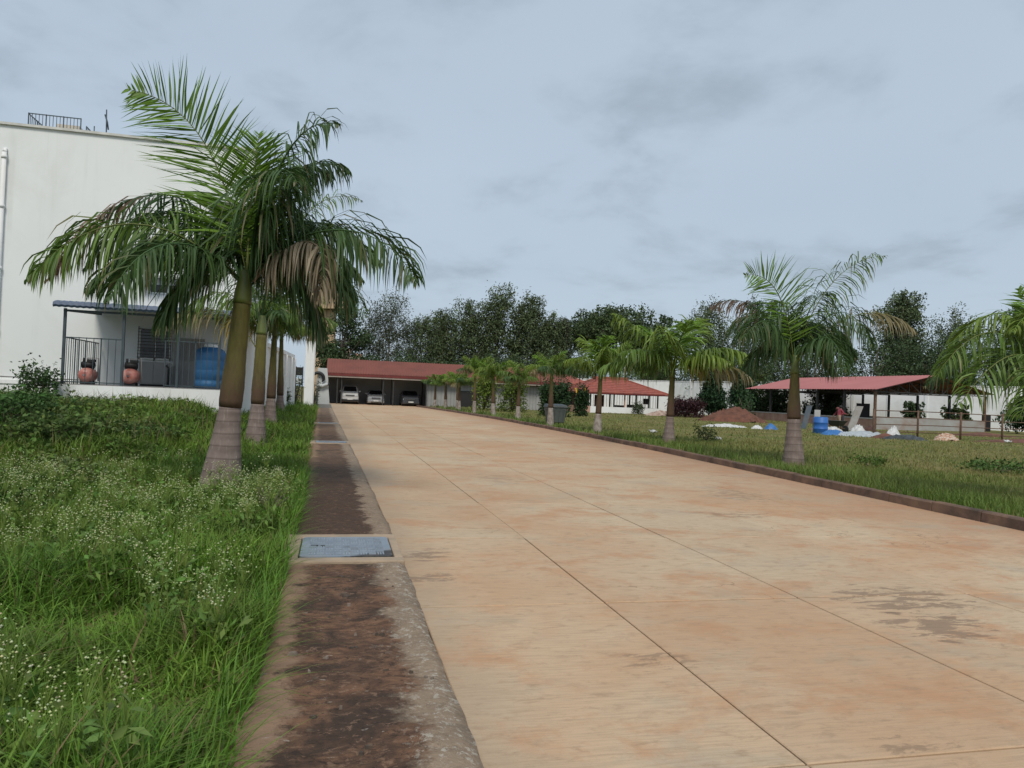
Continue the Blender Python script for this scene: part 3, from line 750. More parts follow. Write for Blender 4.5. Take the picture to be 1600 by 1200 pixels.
def bez(p, n):
    p = np.array(p, float); s = np.linspace(0, 1, n)[:, None]
    return (1 - s) ** 3 * p[0] + 3 * (1 - s) ** 2 * s * p[1] + 3 * (1 - s) * s * s * p[2] + s ** 3 * p[3]
def frond_mesh(ctrl, kind, L0=.62, npair=64, wid=.046, droop=1.0, seed=0, twist=0.0):
    rg = np.random.default_rng(seed)
    N_ = 40
    cv = bez(ctrl, N_)
    seg = np.linalg.norm(np.diff(cv, axis=0), axis=1); cum = np.concatenate([[0], np.cumsum(seg)]); tot = cum[-1]
    ca, cb = [np.array(q) for q in PCOL[kind]]
    Vs, Fs, Cs = [], [], []; base = 0
    # rachis: three-sided tapering rib
    rv = []
    for i in range(0, N_, 3):
        T = cv[min(i + 1, N_ - 1)] - cv[max(i - 1, 0)]; T = T / np.linalg.norm(T)
        S = np.cross(T, [0, 0, 1]); S = S / (np.linalg.norm(S) + 1e-6); U_ = np.cross(S, T)
        r = .026 * (1 - i / N_) ** .8 + .004
        rv += [cv[i] + S * r, cv[i] - S * r, cv[i] + U_ * r * .8, ]
    rv = np.array(rv); k_ = len(rv) // 3
    rf = []
    for i in range(k_ - 1):
        for j in range(3):
            a = i * 3 + j; b2 = i * 3 + (j + 1) % 3
            rf += [(a, b2, b2 + 3), (a, b2 + 3, a + 3)]
    rc = np.array((.16, .19, .05)) if kind in ('bright', 'green') else (ca * 1.6 if kind != 'dry' else ca)
    Vs.append(rv); Fs.append(np.array(rf)); Cs.append(np.repeat(rc[None], len(rv), 0)); base += len(rv)
    LV, LF, LC = [], [], []
    for i in range(npair):
        u = .16 + .84 * (i + rg.uniform(-.4, .4)) / (npair - 1); u = min(max(u, .12), .999)
        s_ = u * tot; j = np.searchsorted(cum, s_) - 1; j = min(max(j, 0), N_ - 2)
        fr = (s_ - cum[j]) / seg[j]; p = cv[j] * (1 - fr) + cv[j + 1] * fr
        T = cv[j + 1] - cv[j]; T = T / np.linalg.norm(T)
        S = np.cross(T, [0, 0, 1.0]); S = S / (np.linalg.norm(S) + 1e-6)
        if twist:
            S2 = np.cross([0, 1.0, 0], T); S2 = S2 / (np.linalg.norm(S2) + 1e-6); S = S * (1 - twist) + S2 * twist; S = S - T * S.dot(T); S = S / (np.linalg.norm(S) + 1e-6)
        U_ = np.cross(S, T)
        ll = L0 * (math.sin(math.pi * min(u * .86 + .17, 1)) ** .55 * .95 + .12)
        for sd_ in (-1, 1):
            lft = rg.uniform(-.15, .75) if droop < .8 else rg.uniform(-.35, .5)
            sw = .35 + (.45 if twist else .75) * u + rg.uniform(-.15, .15)
            D = S * sd_ + T * sw + U_ * lft; D = D / np.linalg.norm(D)
            l_ = ll * rg.uniform(.75, 1.12); K = 4
            q = p.copy(); pts = [q.copy()]
            dr = droop * rg.uniform(.6, 1.35)
            for k in range(K):
                g_ = dr * (.16 + .26 * k)
                D = D + np.array([0, 0, -g_]) + rg.normal(0, .04, 3); D = D / np.linalg.norm(D)
                q = q + D * l_ / K; pts.append(q.copy())
            W = np.cross(D, S * sd_ * .3 + rg.normal(0, .5, 3)); W = W / (np.linalg.norm(W) + 1e-6)
            ww = wid * rg.uniform(.7, 1.2)
            wl = [.55, 1.0, .85, .5]
            vs = []
            for k in range(K):
                vs += [pts[k] - W * ww * wl[k] / 2, pts[k] + W * ww * wl[k] / 2]
            vs.append(pts[K])
            LV += vs
            b2 = base + len(LV) - len(vs)
            LF += [(b2, b2 + 1, b2 + 3), (b2, b2 + 3, b2 + 2), (b2 + 2, b2 + 3, b2 + 5), (b2 + 2, b2 + 5, b2 + 4), (b2 + 4, b2 + 5, b2 + 7), (b2 + 4, b2 + 7, b2 + 6), (b2 + 6, b2 + 7, b2 + 8)]
            cc = (ca + (cb - ca) * rg.uniform(0, 1)) * rg.uniform(.75, 1.3)
            tipc = cc * 1.1
            if kind == 'browntip' and u > .55 + rg.uniform(-.12, .12):
                cc = np.array((.13, .085, .05)) * rg.uniform(.7, 1.3); tipc = cc * 1.25
            elif kind == 'yellow' and u > .35 + rg.uniform(-.2, .2):
                cc = np.array((.22, .185, .075)) * rg.uniform(.7, 1.3); tipc = np.array((.30, .25, .15))
            elif kind in ('dark', 'green') and rg.random() < .10:
                tipc = np.array((.22, .17, .09))
            for k in range(9):
                f_ = min(k // 2 / 4, 1) if k < 8 else 1
                LC.append(cc * (1 - f_) + tipc * f_)
    Vs.append(np.array(LV)); Fs.append(np.array(LF)); Cs.append(np.array(LC))
    return np_mesh('frond', np.concatenate(Vs), np.concatenate(Fs), LEAF, np.concatenate(Cs))

def palm_trunk(e_, h_band, h_top, r0_, r1_, r2_, lean, bandmat, shaft=.5, curve=0.0):
    """painted flared base, bare trunk, green crownshaft: one mesh each under the palm"""
    def ax(z):
        s_ = z / h_top
        return (lean[0] * z + curve * s_ * (1 - s_), lean[1] * z, z)
    zs = np.linspace(-.15, h_band, 18)
    def rad(z):
        s_ = min(max(z / h_band, 0), 1)
        return r1_ + (r0_ - r1_) * (1 - s_) ** 1.15
    MB().tube([ax(z) for z in zs], [rad(z) * (1 + .012 * (k % 2)) for k, z in enumerate(zs)], 20).build('painted_base', bandmat, e_)
    zs = np.linspace(h_band - .01, h_top, 16)
    def rad2(z):
        s_ = (z - h_band) / (h_top - h_band)
        return r1_ * (1.05 + .10 * math.sin(min(s_ * 2.2, 1) * math.pi)) * (1 - s_) + r2_ * s_
    MB().tube([ax(z) for z in zs], [rad2(z) + .004 * (k % 2) for k, z in enumerate(zs)], 18).build('trunk', mt_trunk, e_)
    zs = np.linspace(h_top - .02, h_top + shaft, 8)
    cs = MB().tube([ax(z) for z in zs], [r2_ * (1.12 - .55 * (k / 7) ** 1.4) for k in range(8)], 14).build('crownshaft', M_SHAFT, e_)
    return ax(h_top + shaft * .75)
M_SHAFT = M('green_crownshaft', (.13, .16, .035), (.085, .11, .03), 5, .5, stretch=(1, 1, .3))

def hero_palm(loc, label, group, fronds, h_band, h_top, r0_, r1_, r2_, lean, shaft, curve=0, L0=.62, npair=64, seed=0):
    """frond control points are metres right / away / up from the palm's foot, seen facing along the camera's heading"""
    e_ = empty('palm_tree', loc, -YAW, label, 'palm tree', group)
    palm_trunk(e_, h_band, h_top, r0_, r1_, r2_, lean, mt_band, shaft, curve)
    for k, (kind, c_) in enumerate(fronds):
        stiff = kind == 'bright'
        me = frond_mesh(c_, kind, L0 * (.72 if kind == 'dry' else 1.0), npair, .034, .08 if stiff else (2.4 if kind == 'dry' else 1.45), seed * 100 + k, .9 if stiff else (.55 if k in (1, 3, 5) else .25))
        fo = link(bpy.data.objects.new('frond', me), e_)
        if kind == 'dry': fo['label'] = 'withered straw coloured frond hanging down'
        if kind == 'yellow': fo['label'] = 'yellowing frond'
    return e_
LEFTG = 'palms in the row left of the drain strip'
RIGHTG = 'palms in the row behind the right kerb'
F1 = [
('bright', [(0.26, 0, 3.04), (0.01, -0.1, 4.29), (-0.33, -0.2, 5.5), (-1.4, -0.3, 5.59)]),
    ('dark', [(0.29, 0, 3.13), (0.57, -0.3, 4.41), (0.94, -0.4, 5.33), (1.57, -0.5, 5.15)]),
    ('browntip', [(0.17, 0, 3.04), (-0.38, 0.2, 4.55), (-1.66, 0.3, 4.86), (-2.81, 0.4, 3.01)]),
    ('green', [(0.15, 0, 3.03), (-0.53, -0.5, 3.82), (-1.35, -0.9, 3.97), (-2.14, -1.1, 2.81)]),
    ('dark', [(0.19, 0, 3.04), (-0.25, -0.7, 3.65), (-0.61, -1.3, 3.46), (-0.83, -1.6, 2.54)]),
    ('dark', [(0.33, 0, 3.04), (0.82, -0.2, 3.88), (2.17, -0.4, 4.11), (2.72, -0.5, 3.05)]),
    ('dry', [(0.35, 0, 3.04), (0.95, -0.3, 3.75), (1.65, -0.45, 3.85), (1.40, -0.5, 2.75)]),
    ('dark', [(0.29, 0, 3.09), (0.55, 0.8, 3.95), (0.99, 1.3, 4.06), (1.57, 1.6, 3.36)]),
    ('dark', [(0.18, 0, 3.08), (-0.27, 0.9, 4.01), (-0.82, 1.6, 4.17), (-1.28, 2.0, 3.34)]),
    ('bright', [(0.26, 0, 3.04), (0.24, 0, 3.85), (0.27, 0.05, 4.49), (0.3, 0.1, 5.17)]),
    ('dark', [(0.31, 0, 3.09), (0.49, -0.5, 4.22), (0.88, -0.9, 4.69), (1.26, -1.2, 4.16)]),
    ('dark', [(0.2, 0, 3.04), (-0.09, 0.5, 4.02), (-0.37, 1.0, 4.37), (-0.63, 1.4, 4.0)]),
    ('dark', [(.2, 0, 3.0), (-.3, -.3, 3.7), (-.95, -.6, 3.75), (-1.55, -.8, 2.75)]),
    ('dark', [(.3, 0, 3.04), (.65, .3, 4.1), (1.3, .5, 4.35), (2.0, .7, 3.5)]),
    ('dark', [(.3, 0, 3.1), (.45, .2, 4.5), (.75, .3, 5.05), (1.3, .4, 4.7)]),
    ('dark', [(.3, 0, 3.0), (.6, .3, 3.7), (1.15, .5, 3.75), (1.65, .6, 2.8)]),
    ('dark', [(.26, 0, 3.05), (.35, .5, 4.3), (.5, 1.0, 4.6), (.6, 1.5, 4.0)]),
    ('dark', [(.2, -.05, 3.0), (-.1, -.2, 3.4), (-.45, -.35, 3.3), (-.7, -.45, 2.4)]),
    ('dark', [(.32, .05, 3.0), (.6, .3, 3.4), (.95, .5, 3.3), (1.2, .6, 2.4)]),
    ('dark', [(.3, 0, 3.1), (.62, .1, 4.3), (1.0, .1, 5.15), (1.6, .1, 4.7)]),
    ('dark', [(.17, .1, 3.04), (-.45, .4, 4.3), (-1.5, .5, 4.5), (-2.4, .6, 3.2)]),
    ('dark', [(.3, .1, 3.05), (.55, .5, 3.9), (1.1, .8, 3.9), (1.6, 1.0, 3.0)]),
]
F2 = [
    ('yellow', [(-0.1, 0, 2.5), (-0.63, -0.3, 3.53), (-1.44, -0.5, 3.66), (-2.34, -0.6, 2.81)]),
    ('green', [(0.05, 0, 3.36), (0.36, 0.2, 5.47), (1.2, 0.3, 6.79), (2.28, 0.4, 6.35)]),
    ('green', [(-0.07, 0, 3.03), (-0.63, -0.2, 4.14), (-1.27, -0.4, 3.95), (-1.72, -0.6, 3.04)]),
    ('dark', [(0.05, 0, 3.12), (0.79, 0.3, 4.84), (1.76, 0.5, 4.88), (2.49, 0.6, 3.46)]),
    ('dark', [(-0.04, 0, 3.11), (-0.5, 0.4, 4.95), (-1.33, 0.8, 5.56), (-2.26, 1.0, 4.56)]),
    ('dark', [(-0.01, 0, 3.19), (-0.17, 0, 4.80), (-0.29, 0.1, 5.77), (-0.58, 0.2, 6.88)]),
    ('dark', [(0.02, 0, 3.19), (0.23, -0.3, 4.82), (0.67, -0.5, 5.80), (1.41, -0.7, 5.51)])
]
F3 = [
    ('bright', [(-0.1, 0, 2.62), (-0.28, -0.1, 3.72), (-0.59, -0.2, 4.82), (-1.46, -0.3, 4.63)]),
    ('green', [(-0.04, 0, 2.7), (0.23, -0.2, 4.06), (0.9, -0.3, 5.2), (1.89, -0.4, 5.21)]),
    ('browntip', [(-0.14, 0, 2.62), (-0.63, 0.1, 3.87), (-1.45, 0.2, 4.39), (-2.09, 0.3, 3.89)]),
    ('dark', [(-0.13, 0, 2.54), (-0.7, -0.6, 3.7), (-1.26, -1.0, 3.68), (-1.71, -1.3, 3.03)]),
    ('yellow', [(-0.01, 0, 2.54), (0.64, -0.2, 3.76), (1.89, -0.3, 4.29), (2.72, -0.4, 3.37)]),
    ('dark', [(-0.01, 0, 2.62), (0.39, -0.5, 4.07), (0.95, -0.9, 4.09), (1.31, -1.1, 2.99)]),
    ('dark', [(-0.04, 0, 2.62), (0.17, 0.8, 3.74), (0.63, 1.3, 4.08), (1.3, 1.6, 3.31)]),
    ('dark', [(-0.1, 0, 2.62), (-0.47, 0.8, 3.87), (-0.96, 1.3, 4.17), (-1.33, 1.6, 3.36)]),
    ('dark', [(-0.06, 0, 2.62), (0.21, -0.8, 3.42), (0.42, -1.2, 3.27), (0.62, -1.4, 2.33)]),
    ('dark', [(-.1, 0, 2.6), (-.5, .2, 3.5), (-1.0, .3, 3.7), (-1.5, .3, 3.0)]),
    ('dark', [(0, 0, 2.6), (.4, .2, 3.6), (.9, .3, 3.8), (1.5, .4, 3.0)]),
    ('dark', [(0, 0, 2.65), (.2, .2, 3.9), (.55, .3, 4.5), (1.0, .3, 4.35)]),
    ('dark', [(-.1, 0, 2.65), (-.3, .3, 3.8), (-.6, .5, 4.3), (-1.1, .6, 4.0)]),
    ('dark', [(0, 0, 2.6), (.3, -.3, 3.5), (.75, -.5, 3.5), (1.1, -.7, 2.7)]),
    ('dark', [(-.1, 0, 2.6), (-.35, .3, 3.2), (-.8, .4, 3.2), (-1.1, .5, 2.4)]),
    ('dark', [(0, 0, 2.6), (.3, .3, 3.2), (.7, .4, 3.2), (1.05, .5, 2.4)]),
    ('dark', [(-.05, 0, 2.65), (-.05, .3, 3.9), (-.2, .5, 4.3), (-.5, .6, 4.1)])
]
F4 = [
    ('green', [(-0.11, 0, 2.02), (-0.71, -0.1, 2.96), (-1.47, -0.2, 3.25), (-2.25, -0.3, 2.05)]),
    ('green', [(-0.13, 0, 1.97), (-0.69, -0.4, 2.64), (-1.34, -0.6, 2.72), (-2.13, -0.8, 1.62)]),
    ('fresh', [(-0.11, 0, 2.02), (-0.51, 0, 3.29), (-1.05, 0.1, 3.59), (-1.76, 0.2, 2.6)]),
    ('green', [(-0.11, 0, 1.97), (-0.58, -0.6, 2.43), (-1.0, -0.9, 2.42), (-1.39, -1.1, 1.44)]),
    ('fresh', [(-0.09, 0, 2.03), (-0.28, -0.2, 3.09), (-0.62, -0.3, 3.5), (-1.13, -0.5, 2.84)]),
    ('bright', [(-0.08, 0, 2.03), (-0.27, 0, 2.66), (-0.45, 0, 3.19), (-0.73, 0, 3.6)]),
    ('bright', [(-0.08, 0, 2.03), (-0.11, 0.1, 2.67), (-0.07, 0.2, 3.2), (0.01, 0.3, 3.74)]),
    ('green', [(-0.08, 0, 2.03), (0.26, 0.1, 2.89), (0.78, 0.2, 3.13), (1.67, 0.3, 2.2)]),
    ('dark', [(-0.08, 0, 1.97), (0.27, -0.5, 2.68), (0.69, -0.7, 2.8), (1.26, -0.9, 1.87)]),
    ('dark', [(-0.11, 0, 2.02), (-0.48, 0.6, 2.76), (-1.02, 0.9, 2.84), (-1.63, 1.1, 1.96)]),
    ('dark', [(-0.08, 0, 2.03), (0.16, 0.8, 2.78), (0.36, 1.1, 2.9), (0.72, 1.4, 2.06)])
]
hero_palm((-1.54, 11.3, 0), 'largest palm in the left foreground with a withered straw coloured frond', LEFTG, F1, 1.27, 2.75, .31, .145, .115, (.075, 0), .45, .03, .95, 92, 1)
hero_palm((-1.88, 19.6, 0), 'second palm of the left row, just behind the largest palm', LEFTG, F2, 1.12, 2.85, .29, .15, .12, (.012, 0), .45, 0, .95, 74, 2)
hero_palm((11.08, 16.6, .1), 'palm by the right kerb in front of the pink roofed shed', RIGHTG, F3, 1.18, 2.3, .27, .15, .10, (-.02, 0), .45, -.03, .95, 74, 3)

# generic crowns for the other palms, built from a pool of fronds
POOL = []
def gf(el, kind, length, seed, droop=1.3, L0=.9, npair=56):
    a = R_(el); x1, z1 = length * .38 * math.cos(a), length * .38 * math.sin(a)
    x2, z2 = length * .72 * math.cos(a * .75), length * .72 * math.sin(a * .75) * .92
    x3, z3 = length * (.93 if el > 55 else 1.0) * math.cos(a * .55), length * (math.sin(a) * .78 - (.32 if el < 55 else .08))
    return frond_mesh([(0, 0, 0), (x1, .03, z1), (x2, -.04, z2), (x3, .05, z3)], kind, L0, npair, .06, droop, seed)
POOL = [gf(80, 'bright', 1.9, 51, .25, .6), gf(68, 'fresh', 2.2, 52, .7), gf(58, 'fresh', 2.4, 53), gf(48, 'green', 2.5, 54), gf(40, 'fresh', 2.5, 55), gf(30, 'green', 2.45, 56), gf(20, 'yellow', 2.3, 57, 1.2), gf(64, 'bright', 2.1, 58, .5), gf(36, 'dark', 2.4, 59)]
def row_palm(x, y, label, group, h_top, band, spread, rise, seed, r0_=.22, z0=.1, bandmat=None, bright=0, r1_=.12):
    rg = random.Random(seed)
    e_ = empty('palm_tree', (x, y, z0), rg.uniform(-.3, .3), label, 'palm tree', group)
    tip = palm_trunk(e_, band, h_top, r0_, r1_, .085, (rg.uniform(-.03, .03), rg.uniform(-.02, .02)), bandmat or mt_bandw, .4)
    seqs = [0, 7, 1, 2, 4, 3, 2, 8, 5, 4, 3, 5, 6, 8] if not bright else [0, 7, 1, 7, 2, 4, 2, 1, 4, 5, 8, 2]
    a = rg.uniform(0, 6.28)
    for k, i in enumerate(seqs):
        fo = link(bpy.data.objects.new('frond', POOL[i]), e_)
        a += 2.39996 + rg.uniform(-.25, .25)
        s_ = spread * 1.08 / 2.4 * rg.uniform(.85, 1.12)
        fo.location = (tip[0], tip[1], tip[2] - .012 * k)
        fo.rotation_euler = (rg.uniform(-.15, .15), rg.uniform(-.12, .12), a)
        fo.scale = (s_, s_, s_ * rise)
    return e_
row_palm(-2.25, 28.2, 'third palm of the left row', LEFTG, 3.25, 1.0, 2.1, 1.2, 21, .27, .12, mt_band, 0, .15)
row_palm(-2.62, 38.5, 'last palm of the left row, nearest the white pillar', LEFTG, 3.7, 1.0, 2.1, 1.1, 22, .27, .1, mt_band, 0, .15)
hero_palm((11.75, 10.2, .1), 'low palm cut by the right picture edge', RIGHTG, F4, .8, 1.85, .24, .14, .10, (0, 0), .4, 0, .8, 62, 4)
row_palm(11.4, 24.5, 'broad drooping palm by the right kerb in front of the boundary wall', RIGHTG, 2.35, .95, 2.35, 1.1, 24, .24, .1, mt_band)
row_palm(11.3, 31.6, 'palm standing in front of the tiled pavilion', RIGHTG, 2.3, .8, 1.9, 1.3, 25, .22, .1, mt_bandw, 1)
row_palm(10.75, 37.2, 'palm standing right in front of the dark rubbish bin', RIGHTG, 2.4, .9, 1.45, 1.15, 26, .2, .1)
row_palm(10.8, 44.5, 'small palm next in the right row beyond the rubbish bin', RIGHTG, 2.1, .8, 1.45, 1.1, 27, .19, .1)
row_palm(10.4, 50, 'small palm in the right row with yellow green bush behind its stem', RIGHTG, 2.2, .85, 1.5, 1.2, 28, .19, .1, None, 1)
row_palm(10.2, 56, 'taller slim palm of the right row, beside the dark doorway', RIGHTG, 2.7, .9, 1.45, 1.4, 29, .18, .1, None, 1)
row_palm(10.0, 62, 'fourth palm of the right row counted from the carport', RIGHTG, 2.0, .8, 1.35, 1.1, 30, .18, .1)
row_palm(10.5, 66, 'third palm of the right row counted from the carport', RIGHTG, 2.1, .8, 1.3, 1.0, 31, .18, .1)
row_palm(9.65, 67.5, 'second palm of the right row counted from the carport', RIGHTG, 2.0, .8, 1.3, 1.0, 32, .18, .1)
row_palm(9.2, 71.5, 'palm of the right row closest to the carport', RIGHTG, 1.9, .7, 1.3, 1.0, 33, .17, .1)
# ------------------------------------------------------------------ buildings
# big white building on the left
B = empty('white_building', (-11, 27.5, 0), 0, 'tall plain white building with roof railings behind the left palms', 'building')
bl = (11, -27.5)
def W(mb, x0, x1, y0, y1, z0, z1, mi=0):      # world box relative to the building empty
    return mb.bb(x0 + 11, x1 + 11, y0 - 27.5, y1 - 27.5, z0, z1, mi)
mb = MB(); W(mb, -26, -3.1, 27.5, 36, -.2, 9.66); mb.build('wall', MAT['white'], B)
mb = MB(); W(mb, -26.05, -3.05, 27.42, 27.62, 9.662, 9.74); W(mb, -3.25, -3.04, 27.62, 36, 9.662, 9.74); mb.build('parapet_coping', M('dirty_coping', (.66, .66, .62), (.5, .5, .46), 3, .9), B)
mb = MB(); W(mb, -26, -8.4, 27.36, 27.497, 1.30, 1.42); mb.build('ledge', MAT['white2'], B)
mb = MB(); W(mb, -26, -8.4, 27.40, 27.497, -.2, 1.298); mb.build('plinth', MAT['white2'], B)
mb = MB()
mb.tube([(.28, -.10, 1.4), (.28, -.10, 8.75)], .065, 12)
for z in (3, 5, 7, 8.6): mb.tube([(.28, -.10, z - .05), (.28, -.10, z + .05)], .085, 12)
mb.tube([(.28, -.10, 8.75), (.28, -.02, 8.85), (.28, .05, 8.85)], .065, 12)
mb.build('drain_pipe', MAT['white2'], B)
mb = MB(); mb.tube([(.3, -.17, 1.52), (3.0, -.17, 1.50)], .02, 6); mb.tube([(1.3, -.17, 1.52), (1.5, -.17, 1.40), (1.7, -.17, 1.40)], .018, 6); mb.tube([(1.5, -.20, 1.44), (2.4, -.2, 1.42)], .03, 6)
mb.build('service_pipe', MAT['greyd'], B)
def window(e_, x0, x1, z0, z1, y, bars=True, hood=True):
    f = MB()
    for (a, b_, c_, d_) in ((x0, x1, z0, z0 + .05), (x0, x1, z1 - .05, z1), (x0, x0 + .05, z0, z1), (x1 - .05, x1, z0, z1), ((x0 + x1) / 2 - .025, (x0 + x1) / 2 + .025, z0, z1)):
        f.bb(a, b_, y - .05, y - .004, c_, d_)
    w_ = f.build('window', MAT['white2'], e_)
    MB().bb(x0 + .02, x1 - .02, y - .03, y - .008, z0 + .02, z1 - .02).build('pane', MAT['glass'], w_)
    if bars:
        g_ = MB(); k = z0 + .06
        while k < z1: g_.bb(x0 - .03, x1 + .03, y - .10, y - .085, k, k + .016); k += .105
        for xx in (x0, (x0 + x1) / 2, x1): g_.bb(xx - .012, xx + .012, y - .115, y - .101, z0 - .05, z1 + .05)
        g_.build('window_bars', MAT['darkmetal'], w_)
    if hood:
        h_ = MB(); h_.hexa([(x0 - .25, y - .55, z1 + .12), (x1 + .25, y - .55, z1 + .12), (x1 + .25, y - .004, z1 + .17), (x0 - .25, y - .004, z1 + .17)], [(x0 - .25, y - .55, z1 + .20), (x1 + .25, y - .55, z1 + .20), (x1 + .25, y - .004, z1 + .27), (x0 - .25, y - .004, z1 + .27)])
        h_.build('window_hood', MAT['grey'], w_)
window(B, 4.75, 5.95, 4.5, 4.86, 0, False)
window(B, 6.75, 7.55, 6.5, 7.5, 0)
# stair head with railings and a mast on the roof
mb = MB(); W(mb, -10.35, -8.75, 28.5, 31, 9.5, 9.98); mb.build('roof_hatch', MAT['white'], B)
mb = MB(); W(mb, -9.75, -9.05, 28.9, 30.2, 9.982, 10.30); mb.build('roof_box', M('cream_box', (.55, .5, .42), None, 2, .8), B)
def railing(e_, p, q, z0, h, n=14, sub='railing'):
    g_ = MB(); p = Vector(p); q = Vector(q)
    for k in range(n + 1):
        a = p.lerp(q, k / n); g_.bar((a.x, a.y, z0), (a.x, a.y, z0 + h), .03 if k % 5 == 0 else .016)
    for zz_ in (.06, h - .02): g_.bar((p.x, p.y, z0 + zz_), (q.x, q.y, z0 + zz_), .03)
    return g_.build(sub, MAT['bluegrey'], e_)
ro = []
railing(B, (.52, 1.0, 0), (2.12, 1.0, 0), 9.95, .5, 15)
railing(B, (.50, 1.05, 0), (.50, 3.4, 0), 9.95, .5, 15)
railing(B, (2.3, 1.0, 0), (2.3, 3.5, 0), 9.70, .5, 16)
mb = MB(); mb.tube([(3.13, .3, 9.6), (3.10, .3, 10.62)], .02, 6); mb.tube([(3.06, .3, 10.45), (3.14, .3, 10.2), (3.18, .3, 9.95)], .025, 6); mb.build('mast', MAT['bluegrey'], B)
mb = MB(); mb.tube([(2.75, .3, 9.6), (2.75, .3, 10.02)], .018, 6); mb.build('roof_pipe', MAT['bluegrey'], B)

# porch with pumps and a blue tank
PO = empty('porch', (-7.8, 24, 0), 0, 'porch with blue sheet roof and steel grilles in front of the white building', 'porch')
def Q(x, y, z): return (x + 7.8, y - 24, z)
def Qb(mb, x0, x1, y0, y1, z0, z1): return mb.bb(x0 + 7.8, x1 + 7.8, y0 - 24, y1 - 24, z0, z1)
mb = MB(); Qb(mb, -7.85, -3.35, 24, 27.35, .2, 1.37); mb.build('plinth', MAT['white2'], PO)
mb = MB(); Qb(mb, -7.84, -3.36, 24.01, 27.34, 1.372, 1.39); mb.build('floor', MAT['greyd'], PO)
# corrugated roof sheet with a rolled front edge
mb = MB(); nx = 60; vs = []; fs = []
prof = [(23.78, 3.56), (23.74, 3.62), (23.76, 3.70), (23.9, 3.75), (25.5, 3.86), (27.45, 3.99)]
for i in range(nx + 1):
    x = -7.9 + 4.75 * i / nx; dz = .018 if i % 2 else 0
    for (y, z) in prof: vs.append(Q(x, y, z + dz))
    for (y, z) in prof[::-1]: vs.append(Q(x, y + (.03 if y < 23.8 else 0), z + dz - (.02 if y > 23.8 else -.01)))
k_ = len(prof) * 2
for i in range(nx):
    for j in range(k_ - 1):
        fs.append((i * k_ + j, (i + 1) * k_ + j, (i + 1) * k_ + j + 1, i * k_ + j + 1))
mb.add(vs, fs).build('roof', MAT['blueroof'], PO)
for x in (-7.66, -6.1, -4.6, -3.45): MB().bar(Q(x, 24.05, 1.37), Q(x, 24.05, 3.56), .07).build('post', MAT['bluegrey'], PO)
mb = MB(); mb.bar(Q(-7.7, 24.05, 3.5), Q(-3.4, 24.05, 3.5), .06); mb.bar(Q(-7.66, 24.05, 3.5), Q(-7.66, 27.4, 3.7), .06); mb.build('beam', MAT['bluegrey'], PO)
railing(PO, Q(-7.66, 24.05, 0), Q(-6.1, 24.05, 0), 1.39, 1.36, 8, 'grille')
railing(PO, Q(-7.66, 24.1, 0), Q(-7.66, 27.3, 0), 1.39, 1.36, 17, 'grille')
railing(PO, Q(-4.95, 24.05, 0), Q(-3.45, 24.05, 0), 1.39, 1.40, 9, 'grille')
# barred window and door in the wall behind
window(PO, 1.32, 2.33, 2.28, 3.33, 3.47, True, False)
mb = MB(); Qb(mb, -5.36, -4.42, 27.40, 27.497, 1.39, 3.05); d_ = mb.build('door', MAT['grey'], PO)
mb = MB(); Qb(mb, -5.15, -4.98, 27.37, 27.398, 2.3, 2.9).build('door_panel', MAT['greyd'], d_); Qb(MB(), -4.85, -4.6, 27.37, 27.398, 2.3, 2.9).build('door_panel', MAT['greyd'], d_)
mb = MB(); mb.tube([Q(-4.5, 27.36, 2.1), Q(-4.5, 27.36, 2.25)], .015, 6); mb.build('handle', MAT['chrome'], d_)

cab = empty('cabinet', (-5.8, 26.9, 1.39), 0, 'grey steel cabinet under the barred porch window', 'cabinet')
mb = MB(); mb.bb(-.48, .42, -.2, .25, 0.06, .80); mb.build('body', MAT['grey'], cab, .01)
mb = MB(); mb.bb(-.44, -.04, -.215, -.203, .1, .76); mb.build('door', MAT['grey'], cab); mb = MB(); mb.bb(-.02, .38, -.215, -.203, .1, .76); mb.build('door', MAT['grey'], cab)
mb = MB(); mb.bb(-.44, .38, -.15, .2, 0, .058); mb.build('foot', MAT['black'], cab)
mb = MB(); mb.tube([(.44, -.25, .05), (.44, -.25, .6), (.36, -.25, .7)], .03, 8); mb.build('side_pipe', MAT['darkmetal'], cab)

def pump(x, y, r, label):
    e_ = empty('pressure_tank', (x, y, 1.39), 0, label, 'pressure tank')
    pts = [(0, -.34, r + .06), (0, -.33, r + .06), (0, -.28, r + .06), (0, -.2, r + .06), (0, .2, r + .06), (0, .28, r + .06), (0, .33, r + .06)]
    MB().tube(pts, [r * .3, r * .55, r * .85, r, r, r * .85, r * .4], 20).build('vessel', MAT['redtank'], e_)
    for yy in (-.16, .16): MB().bb(-r * .7, r * .7, yy - .02, yy + .02, 0, .10).build('foot', MAT['darkmetal'], e_)
    mb = MB(); mb.tube([(-.20, .1, 2 * r + .15), (.14, .1, 2 * r + .15)], .10, 12); mb.bb(-.16, .12, 0, .18, 2 * r + .0, 2 * r + .06); mb.bb(-.05, .16, .02, .16, 2 * r + .24, 2 * r + .32); mb.tube([(-.15, .1, 2 * r + .2), (-.15, .1, 2 * r + .36)], .035, 8)
    mb.build('pump_motor', MAT['black'], e_)
    mb = MB(); mb.tube([(-.05, .05, 2 * r + .2), (-.05, .05, 2 * r + .35), (.25, .05, 2 * r + .36), (.28, .05, .1)], .022, 8); mb.build('pipe', MAT['greyd'], e_)
    MB().tube([(0, -.36, r + .06), (0, -.335, r + .06)], .035, 10).build('valve_cap', MAT['chrome'], e_)
pump(-7.2, 24.75, .215, 'red pressure tank with black pump inside the corner grille of the porch')
pump(-6.02, 24.75, .23, 'red pressure tank with black pump between porch post and barred window')

